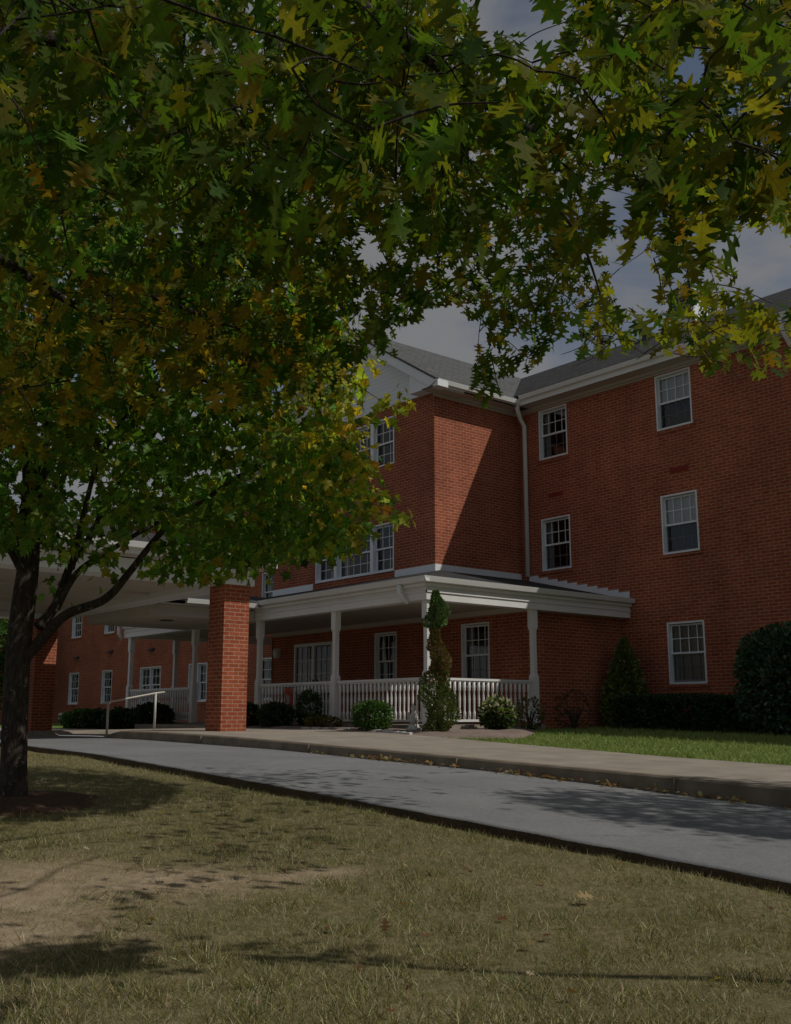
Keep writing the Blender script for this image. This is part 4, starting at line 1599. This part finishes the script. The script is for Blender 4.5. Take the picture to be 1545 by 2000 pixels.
for f_ in (0.0, 0.07, 0.14):
    gx_, gy_, gd_ = proj(P1 + tn * f_)
    for gpoly in GAPS:
        keep &= ~in_poly(gx_, gy_, gpoly)
keep &= shade_ok(P1) | (rng.random(len(P1)) < np.where((px > 1130) & (py > 380), 0.6, 0.15))
keep &= (density(px, py + 20) > 0.03) & (dd > 1.9)
P1, t1, n1, px, py, dd = P1[keep], t1[keep], n1[keep], px[keep], py[keep], dd[keep]
P2, t2, n2 = clusters_to_leaves(OU, 9, 0.3)
k2 = shade_ok(P2) | (rng.random(len(P2)) < 0.15)
P2, t2, n2 = P2[k2], t2[k2], n2[k2]
n = len(P1)
col = pick_tint(n, [(0.045, 0.095, 0.016), (0.078, 0.135, 0.020), (0.14, 0.155, 0.022), (0.20, 0.16, 0.025), (0.22, 0.10, 0.02), (0.18, 0.05, 0.02)], [3.5, 5.5, 3.0, 0.5, 0.0, 0.0], 0.13)
brn = np.clip((700 - px) / 300, 0, 1) * np.clip((py - 480) / 120, 0, 1)
sel = rng.random(n) < brn * 0.6
col[sel] = pick_tint(int(sel.sum()), [(0.30, 0.235, 0.032), (0.33, 0.26, 0.036), (0.21, 0.20, 0.03), (0.33, 0.16, 0.03)], [4, 3, 4, 0.25])
rt_ = (px > 1080) & (rng.random(n) < np.where((px > 1180) & (py > 520), 0.7, 0.4))
col[rt_] = pick_tint(int(rt_.sum()), [(0.20, 0.20, 0.026), (0.16, 0.19, 0.024), (0.25, 0.18, 0.025)], [3, 4, 0.6])
col2 = pick_tint(len(P2), [(0.05, 0.09, 0.017), (0.08, 0.11, 0.02), (0.15, 0.14, 0.02)], [4, 4, 2])
PP, TT_, NN = np.concatenate([P1, P2]), np.concatenate([t1, t2]), np.concatenate([n1, n2])
CC = np.concatenate([col, col2])
n = len(PP)
dz = np.clip(proj(PP)[2], 2, 10)
scatter('crown', *OAK, PP, TT_, NN, rng.uniform(0.07, 0.128, n) * (1 + 0.045 * (dz - 3)), CC * 1.2, leaf_oak, ot, np.stack([rng.uniform(0.2, 2.2, n), rng.uniform(-0.05, 0.3, n)], 1), True)


# ------------------------------------------------------------------ shrubs
def shrub(name, label, cat, pos, rad, n, size, cols, wts, shape='ball', group=None, mat=None, stems=5, tmpl=None, flat=0.0):
    pos = np.array(pos, float)
    o = thing(name, label, cat, tuple(pos), group)
    u = rand_unit(n)
    rr = 1 - 0.34 * rng.random((n, 1)) ** 1.6
    lump = 1 + 0.07 * np.sin(5 * u[:, 0:1] + 3 * u[:, 2:3]) * np.cos(6 * u[:, 1:2] + 1.3)
    q = u * rr * lump
    R = np.array(rad, float)
    if shape == 'cone':
        h = rng.random(n) ** 1.25
        prof = np.interp(h, [0, 0.08, 0.25, 0.5, 0.8, 1.0], [0.72, 0.95, 1.0, 0.78, 0.36, 0.03])
        a = rng.random(n) * 2 * math.pi
        r_ = prof * (1 - 0.35 * rng.random(n) ** 1.7) * (1 + 0.09 * np.sin(a * 5 + h * 9) + 0.06 * np.sin(h * 40))
        L_ = pos + np.stack([R[0] * r_ * np.cos(a), R[1] * r_ * np.sin(a), R[2] * 2 * h], 1)
        outw = np.stack([np.cos(a), np.sin(a), np.full(n, 0.7)], 1)
    elif shape == 'box':
        q = rng.uniform(-1, 1, (n, 3))
        ax = rng.integers(0, 3, n)
        sg = np.where(rng.random(n) < 0.5, -1, 1) * (1 - 0.16 * rng.random(n))
        q[np.arange(n), ax] = sg
        q[:, 2] = np.where((ax == 2) & (q[:, 2] < 0), -q[:, 2], q[:, 2])
        L_ = pos + q * R + np.array([0, 0, R[2]])
        outw = np.zeros((n, 3))
        outw[np.arange(n), ax] = sg
    else:
        c = pos + np.array([0, 0, R[2] * 0.96])
        if flat:
            q = np.sign(q) * np.abs(q) ** (1 - flat)
        L_ = c + q * R
        outw = u
    sz = rng.uniform(size * 0.65, size * 1.25, n)
    if n > 1400:
        m_ = n // 3
        ctr = pos + np.array([0, 0, R[2]])
        L_[:m_] = ctr + (L_[:m_] - ctr) * 0.78
        sz[:m_] *= 2.3
    L_[:, 2] = np.maximum(L_[:, 2], pos[2] + 0.01)
    tip = outw + rand_unit(n) * 0.8
    nrm = outw * 0.6 + rand_unit(n)
    T = tmpl or SIMPLE
    scatter('foliage', *T, L_, tip, nrm, sz, pick_tint(n, cols, wts), mat or needle, o)
    st = MB()
    for k in range(stems):
        a = 2 * math.pi * k / stems
        e = pos + np.array([R[0] * 0.5 * math.cos(a), R[1] * 0.5 * math.sin(a), R[2] * (1.1 if shape != 'cone' else 0.9)])
        st.tube(smooth_path([pos + (0, 0, -0.05), (pos + e) / 2 + (0, 0, 0.05), e], 4), np.linspace(0.016, 0.005, 9), 5)
    st.build('stem', bark_m, o, True)
    return o


def gz(x, y):
    return float(yard_z(np.float64(x), np.float64(y)))


G1 = [(0.05, 0.12, 0.024), (0.08, 0.16, 0.03), (0.11, 0.19, 0.042)]
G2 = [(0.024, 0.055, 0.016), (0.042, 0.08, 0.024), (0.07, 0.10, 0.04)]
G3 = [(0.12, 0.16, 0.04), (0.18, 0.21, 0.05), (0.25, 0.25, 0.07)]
shrub('boxwood_shrub', 'bright green clipped round boxwood in front of the porch railing', 'shrub', (12.32, 15.58, gz(12.32, 15.58) + 0.04), (0.37, 0.37, 0.28), 5200, 0.032, G1, [3, 4, 2], flat=0.25)
# the tall evergreen: green bottom, bare brown middle, green pompom on top
tp = np.array([12.62, 14.05, gz(12.62, 14.05) + 0.05])
tv = thing('topiary_evergreen', 'tall thin evergreen with a green tuft on top and brown bare middle', 'evergreen', tuple(tp))
tall = 2.50
h = rng.random(13500)
h = np.concatenate([rng.random(6500) * 0.47, 0.45 + rng.random(3300) * 0.27, 0.70 + rng.random(4200) * 0.30])
n = len(h)
prof = np.interp(h, [0, 0.06, 0.22, 0.36, 0.46, 0.58, 0.66, 0.72, 0.765, 0.82, 0.90, 1.0], [0.20, 0.24, 0.265, 0.215, 0.15, 0.135, 0.072, 0.06, 0.17, 0.185, 0.125, 0.02])
a = rng.random(n) * 2 * math.pi
r_ = prof * (1 - 0.5 * rng.random(n) ** 1.8) * (1 + 0.42 * np.sin(a + h * 17) + 0.22 * np.sin(3 * a - h * 31) + 0.12 * np.sin(7 * a + h * 60))
lean = np.interp(h, [0, 0.4, 0.6, 0.75, 1], [0, 0.0, -0.03, -0.05, -0.03])
L_ = tp + np.stack([r_ * np.cos(a) + lean * Rt[0], r_ * np.sin(a) + lean * Rt[1], tall * h], 1)
outw = np.stack([np.cos(a), np.sin(a), np.full(n, 1.0)], 1)
col = pick_tint(n, [(0.07, 0.11, 0.028), (0.11, 0.15, 0.04), (0.15, 0.165, 0.045)], [3, 3, 1])
mid = (h > 0.42) & (h < 0.725)
br = mid & (rng.random(n) < 0.80) | ((h > 0.33) & (h < 0.46) & (rng.random(n) < 0.4)) | (rng.random(n) < 0.06) & (h < 0.4)
col[br] = pick_tint(int(br.sum()), [(0.20, 0.13, 0.05), (0.15, 0.10, 0.045), (0.26, 0.17, 0.06)], [3, 3, 2])
topg = h > 0.725
col[topg] = pick_tint(int(topg.sum()), [(0.085, 0.15, 0.045), (0.11, 0.18, 0.055), (0.065, 0.11, 0.035)], [3, 3, 1])
scatter('foliage', *SIMPLE, L_, outw + rand_unit(n) * 0.6, rand_unit(n), rng.uniform(0.025, 0.06, n), col * 1.2, needle, tv)
st = MB()
st.tube(smooth_path([tp + (0, 0, -0.06), tp + (0.02, 0, 0.9), tp + Rt * -0.03 + (0, 0, 1.6), tp + Rt * -0.03 + (0, 0, 2.1)], 5), np.linspace(0.06, 0.03, 16), 8)
st.build('trunk', bark_m, tv, True)
shrub('arborvitae', 'pointed dark green arborvitae in the corner of the brick walls', 'evergreen', (18.5, 14.5, gz(18.5, 14.5) - 0.02), (0.50, 0.50, 0.98), 8200, 0.075, G3, [4, 3, 1], 'cone')
shrub('round_holly_shrub', 'big dark green rounded shrub beside the ground floor window', 'shrub', (18.2, 10.55, gz(18.2, 10.55) - 0.05), (0.84, 0.84, 1.06), 9000, 0.085, [(0.042, 0.09, 0.044), (0.07, 0.125, 0.066), (0.115, 0.17, 0.095)], [4, 3, 1], flat=0.2)
for k, (y, r, hgt, lab) in enumerate(((13.75, 0.52, 0.36, 'low dark hedge plant next to the pointed arborvitae'), (12.85, 0.62, 0.37, 'low dark hedge plant straight under the ground floor window'), (11.85, 0.6, 0.36, 'low dark hedge plant at the foot of the big round shrub'))):
    shrub('hedge_shrub', lab, 'hedge', (18.35, y, gz(18.35, y) - 0.02), (0.45, r, hgt), 3600, 0.06, [(0.022, 0.055, 0.020), (0.036, 0.075, 0.027), (0.06, 0.10, 0.035)], [4, 3, 1], 'box', 'low hedge under the window')
fsx = shrub('flowering_shrub', 'shrub with creamy white flower heads at the corner of the porch', 'shrub', (14.35, 14.3, gz(14.35, 14.3) + 0.04), (0.38, 0.32, 0.30), 1500, 0.06, [(0.05, 0.09, 0.03), (0.09, 0.13, 0.05)], [3, 2], mat=leafm)
u = rand_unit(240)
u[:, 2] = np.abs(u[:, 2])
bl = np.array([14.35, 14.3, gz(14.35, 14.3) + 0.32]) + u * np.array([0.36, 0.30, 0.34])
scatter('flower_head', *SIMPLE, bl, rand_unit(240), rand_unit(240), rng.uniform(0.05, 0.1, 240), pick_tint(240, [(0.55, 0.52, 0.40), (0.42, 0.42, 0.30)], [2, 1], 0.1), leafm, fsx)
shrub('small_shrub', 'thin leafy shrub right of the white flowers, by the last porch post', 'shrub', (15.3, 14.35, gz(15.3, 14.35) + 0.03), (0.27, 0.25, 0.33), 420, 0.07, [(0.10, 0.125, 0.05), (0.15, 0.15, 0.06), (0.19, 0.15, 0.08)], [3, 2, 1], mat=leafm, stems=9)
shrub('bare_shrub', 'sparse brownish shrub against the plain brick side wall', 'shrub', (16.9, 14.6, gz(16.9, 14.6) - 0.02), (0.50, 0.36, 0.42), 520, 0.055, [(0.12, 0.075, 0.035), (0.09, 0.07, 0.03)], [3, 2], mat=leafm, stems=16)
# planting in the shade beside the drive-through
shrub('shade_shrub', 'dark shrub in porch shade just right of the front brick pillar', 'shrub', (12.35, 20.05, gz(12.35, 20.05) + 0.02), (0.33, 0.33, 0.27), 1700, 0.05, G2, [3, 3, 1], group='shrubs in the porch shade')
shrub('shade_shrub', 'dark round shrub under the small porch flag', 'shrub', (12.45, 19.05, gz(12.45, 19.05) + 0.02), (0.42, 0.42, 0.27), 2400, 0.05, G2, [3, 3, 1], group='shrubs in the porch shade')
shrub('climbing_shrub', 'leafy green climber growing up the porch railing by the sliding door', 'shrub', (12.95, 18.55, gz(12.95, 18.55) + 0.02), (0.14, 0.40, 0.40), 1000, 0.075, [(0.05, 0.095, 0.03), (0.07, 0.12, 0.045)], [3, 2], mat=leafm)
shrub('yellowing_plant', 'low yellowing plant at the foot of the second porch post', 'plant', (12.6, 17.55, gz(12.6, 17.55) + 0.04), (0.32, 0.42, 0.11), 420, 0.085, [(0.15, 0.12, 0.035), (0.10, 0.10, 0.03)], [2, 2], mat=leafm, stems=8)
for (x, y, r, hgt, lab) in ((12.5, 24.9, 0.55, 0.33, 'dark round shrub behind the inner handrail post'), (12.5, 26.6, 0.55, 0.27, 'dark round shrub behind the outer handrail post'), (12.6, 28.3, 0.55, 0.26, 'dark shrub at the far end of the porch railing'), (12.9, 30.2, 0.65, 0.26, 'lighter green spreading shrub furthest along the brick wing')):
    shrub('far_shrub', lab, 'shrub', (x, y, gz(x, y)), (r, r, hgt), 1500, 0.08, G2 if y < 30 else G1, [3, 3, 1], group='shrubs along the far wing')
# small flag hanging on the railing, and a statue
fg = thing('garden_flag', 'small red and orange garden flag hanging on the porch railing', 'flag', (12.95, 19.35, 0.62))
f = MB()
nx_, nz_ = 8, 10
for i in range(nx_):
    for j in range(nz_):
        def fp(i, j):
            return (12.96 - 0.02 * math.sin(i * 1.3) - 0.01 * math.sin(j), 19.18 + 0.36 * i / nx_, 0.60 - 0.50 * j / nz_)
        f.quad(fp(i, j), fp(i + 1, j), fp(i + 1, j + 1), fp(i, j + 1))
fm, t, b = newmat('flag_cloth')
pn = coords(t)
c = ramp(t, noise(t, pn, 5.5, 2), [(0.40, (0.30, 0.045, 0.035)), (0.47, (0.40, 0.10, 0.03)), (0.53, (0.30, 0.05, 0.04)), (0.60, (0.34, 0.30, 0.30))])
t.links.new(c, b.inputs['Base Color'])
b.inputs['Roughness'].default_value = 0.9
f.build('cloth', fm, fg, True)
f = MB()
f.tube([(12.97, 19.14, 0.61), (12.97, 19.58, 0.61)], 0.008, 6)
f.tube([(12.97, 19.58, 0.61), (12.97, 19.58, -0.25)], 0.008, 6)
f.build('flag_rod', darkmetal, fg)
sp_ = np.array([12.55, 14.65, gz(12.55, 14.65) + 0.05])
stt = thing('garden_statue', 'small pale stone figure on a round foot left of the tall evergreen', 'statue', tuple(sp_))
s_ = MB()
s_.lathe(sp_, [(0.13, 0), (0.14, 0.04), (0.10, 0.07), (0.085, 0.12)], 14)
s_.build('base', statuem, stt, True)
s_ = MB()
s_.lathe(sp_ + (0, 0, 0.12), [(0.07, 0), (0.085, 0.06), (0.075, 0.14), (0.045, 0.20), (0.03, 0.22), (0.05, 0.25), (0.055, 0.29), (0.03, 0.335), (0.004, 0.345)], 12)
s_.build('figure', statuem, stt, True)
# edging stones of the bed
ed = MB()
for k in range(14):
    y = 13.9 + k * 0.26
    x = 12.0 + 0.30 * math.sin((k - 2) / 12 * math.pi)
    ed.prism([(x - 0.04, y, gz(x, y) - 0.03), (x + 0.05, y + 0.02, gz(x, y) - 0.03), (x + 0.05, y + 0.22, gz(x, y) - 0.03), (x - 0.04, y + 0.24, gz(x, y) - 0.03)], (0, 0, 0.10))
tag(ed.build('bed_edging', statuem, bevel=0.012), kind='structure')

# ------------------------------------------------------------------ grass and litter
def shadow_free(n):
    return n


def grass(name, X, Y, zf, hmin, hmax, cols, wts, wid):
    n = len(X)
    P = np.stack([X, Y, zf(X, Y) - 0.004], 1)
    tip = rand_unit(n) * 0.95
    tip[:, 2] = np.abs(tip[:, 2]) * 0.5 + rng.uniform(0.15, 0.95, n)
    nrm = rand_unit(n)
    clump = np.sin(7.3 * X + 2 * np.sin(5.1 * Y)) * np.sin(6.1 * Y + 1.7 * np.sin(4.3 * X)) + 0.5 * np.sin(19 * X + 3 * np.sin(11 * Y)) * np.sin(17 * Y)
    h = rng.uniform(hmin, hmax, n) * np.clip(1 + 0.38 * clump, 0.45, 1.9)
    T = [(v[0] * wid, v[1], v[2]) for v in BLADE[0]]
    patch = 0.5 + 0.5 * np.sin(1.9 * X + 1.1 * np.sin(2.3 * Y)) * np.sin(1.6 * Y - 0.7 * X + 0.8 * np.sin(3.1 * X))
    col = pick_tint(n, cols, wts, 0.25)
    o = scatter(name, T, BLADE[1], P, tip, nrm, h, col, grassm, None, np.stack([np.ones(n), rng.uniform(-0.35, 0.35, n)], 1))
    tag(o, kind='stuff')
    return o


# dry lawn in view: sample evenly over the ground, thinning with distance
def sample_lawn(n, d0, d1, power):
    d = d0 + (d1 - d0) * rng.random(n) ** power
    lat = (rng.random(n) * 2 - 1) * (0.40 * d + 0.25)
    P = Fh[:2] * d[:, None] + Rt[:2] * lat[:, None]
    return P[:, 0], P[:, 1]


X1, Y1 = sample_lawn(330000, 2.6, 14.5, 1.2)
ok = (X1 < xe(Y1) - 0.035) & (Y1 < 26)
dk = dirt(X1, Y1)
ok &= rng.random(len(X1)) > dk * 0.90
ok &= ((X1 - mp_base[0]) ** 2 + (Y1 - mp_base[1]) ** 2 > 0.55) | (rng.random(len(X1)) < 0.15)
X1, Y1 = X1[ok], Y1[ok]
pch = 0.5 + 0.5 * np.sin(1.9 * X1 + 1.1 * np.sin(2.3 * Y1)) * np.sin(1.6 * Y1 - 0.7 * X1 + 0.8 * np.sin(3.1 * X1))
gr = rng.random(len(X1)) < 0.22 + 0.45 * pch * (0.6 + 0.4 * (Y1 > 6.5))
grass('dry_grass', X1[~gr], Y1[~gr], lawn_z, 0.02, 0.055, [(0.45, 0.405, 0.25), (0.36, 0.325, 0.175), (0.26, 0.24, 0.11), (0.55, 0.50, 0.34)], [3, 3, 3, 1], 0.72)
grass('lawn_grass', X1[gr], Y1[gr], lawn_z, 0.022, 0.055, [(0.185, 0.20, 0.058), (0.24, 0.24, 0.078), (0.14, 0.17, 0.046)], [3, 3, 2], 0.72)
n = 80000
Yg = rng.uniform(3.5, 17, n)
Xg = xb(Yg) + (18.9 - xb(Yg)) * rng.random(n) ** 1.25 + 0.01
bed = (Yg > 12.15) & (Xg > xb(Yg) + np.where(Yg < 13.0, np.maximum(13.0 - Yg, 0) ** 1.4 * 1.15, 0)) & (Xg < np.where(Yg < 14.9, 16.0 - np.maximum(14.7 - Yg, 0) * 1.25, 13.1))
ok = ~bed & ~((Yg > 13.2) & (Xg < 13.2)) & (Yg < 14.95)
grass('side_lawn_grass', Xg[ok], Yg[ok], yard_z, 0.04, 0.085, [(0.20, 0.30, 0.08), (0.28, 0.36, 0.11), (0.38, 0.40, 0.17)], [3, 3, 1], 1.3)

# leaves blown along the curb, and scattered on the lawn
n = 420
Yl = rng.uniform(3.5, 12.2, n)
Yl = np.where(rng.random(n) < 0.75, 3.5 + 8 * rng.random(n) ** 1.2, Yl)
Xl = XC - 0.02 - np.abs(rng.normal(size=n)) * 0.075
keep = rng.random(n) < 0.25 + 0.75 * (np.sin(2.3 * Yl) * np.sin(1.1 * Yl + 1) > -0.2)
Xl, Yl = Xl[keep], Yl[keep]
n2 = 70
Xs, Ys = sample_lawn(900, 3.0, 9.5, 0.9)
ok = (Xs < xe(Ys) - 0.05)
Xs, Ys = Xs[ok][:n2], Ys[ok][:n2]
LX, LY = np.concatenate([Xl, Xs]), np.concatenate([Yl, Ys])
LZ = np.concatenate([zr(Yl) + 0.018 + 0.02 * rng.random(len(Yl)), lawn_z(Xs, Ys) + 0.03])
n = len(LX)
tip = rand_unit(n); tip[:, 2] *= 0.35
nrm = rand_unit(n) * 0.6 + np.array([0, 0, 1.0])
o = scatter('leaf_litter', *OAK, np.stack([LX, LY, LZ], 1), tip, nrm, np.concatenate([rng.uniform(0.035, 0.075, len(Yl)), rng.uniform(0.03, 0.06, len(Xs))]),
            pick_tint(n, [(0.34, 0.24, 0.12), (0.24, 0.13, 0.06), (0.16, 0.085, 0.045), (0.40, 0.33, 0.20)], [3, 3, 2, 2]), leafm, None, np.stack([rng.uniform(1, 4, n), rng.uniform(-0.4, 0.5, n)], 1))
tag(o, kind='stuff')
for (px, py, size, colr, tipd, lab) in ((1125, 1752, 0.10, (0.50, 0.37, 0.20), (0.9, -0.35, 0.1), 'pale tan fallen oak leaf lying on the dry lawn nearest the road'),
                                       (752, 1822, 0.06, (0.15, 0.075, 0.035), (0.2, 0.3, 0.9), 'dark brown curled fallen leaf standing up beside the long shadow'),
                                       (820, 1830, 0.055, (0.20, 0.12, 0.06), (0.8, -0.2, 0.2), 'russet fallen leaf lying flat just right of the curled one')):
    g = atz(px, py, -0.9)
    for _ in range(4):
        g = atz(px, py, float(lawn_z(np.float64(g[0]), np.float64(g[1]))) + 0.045)
    o = scatter('fallen_leaf', *OAK, np.array([g]), np.array([tipd]), np.array([[-0.3, -0.4, 1.0]]), np.array([size]), np.array([colr]), leafm, None, np.array([[2.5, 0.15]]))
    tag(o, lab, 'leaf', 'fallen leaves on the lawn')

# ------------------------------------------------------------------ beyond: trees and a lamp post past the far wing
def far_tree(px, depth, zbase, height, width, label, nleaf=5200, cols=None):
    b = at(px, 1400, depth)
    b[2] = zbase
    o = thing('background_tree', label, 'tree', tuple(b), 'trees beyond the far wing')
    st = MB()
    st.tube(smooth_path([b + (0, 0, -0.3), b + (0, 0, height * 0.3), b + (0.1, 0.1, height * 0.75)], 4), np.linspace(0.2, 0.05, 9), 8)
    st.build('trunk', bark_m, o, True)
    u = rand_unit(nleaf)
    lump = 1 + 0.25 * np.sin(4 * u[:, 0:1] + 2) * np.cos(5 * u[:, 1:2]) + 0.2 * np.sin(7 * u[:, 2:3])
    P = b + np.array([0, 0, height * 0.56]) + u * (rng.random((nleaf, 1)) ** 0.35) * lump * np.array([width / 2, width / 2, height * 0.46])
    scatter('crown', *SIMPLE, P, rand_unit(nleaf), rand_unit(nleaf), rng.uniform(0.16, 0.32, nleaf), pick_tint(nleaf, cols or G1, [3, 3, 1]), leafm, o)


far_tree(-60, 48, -0.6, 6.2, 5.2, 'rounded green tree seen under the canopy past the maple trunk')
far_tree(-260, 52, -0.6, 8.0, 6.0, 'taller green tree further out past the far wing', cols=G3)
pole = thing('utility_pole', 'thin dark utility pole rising behind the canopy roof', 'utility pole', tuple(at(170, 1400, 78) * np.array([1, 1, 0]) + np.array([0, 0, -0.4])))
p0 = np.array(pole.location)
q = MB()
q.tube([p0, p0 + (0, 0, 18.6)], [0.20, 0.14], 8)
q.build('pole', darkmetal, pole, True)
q = MB()
q.tube([p0 - Rt * 1.2 + (0, 0, 18.0), p0 + Rt * 1.2 + (0, 0, 18.0)], 0.07, 6)
for k in (-1.05, -0.5, 0.5, 1.05):
    q.tube([p0 + Rt * k + (0, 0, 18.0), p0 + Rt * k + (0, 0, 18.3)], 0.05, 6)
q.build('crossarm', darkmetal, pole)
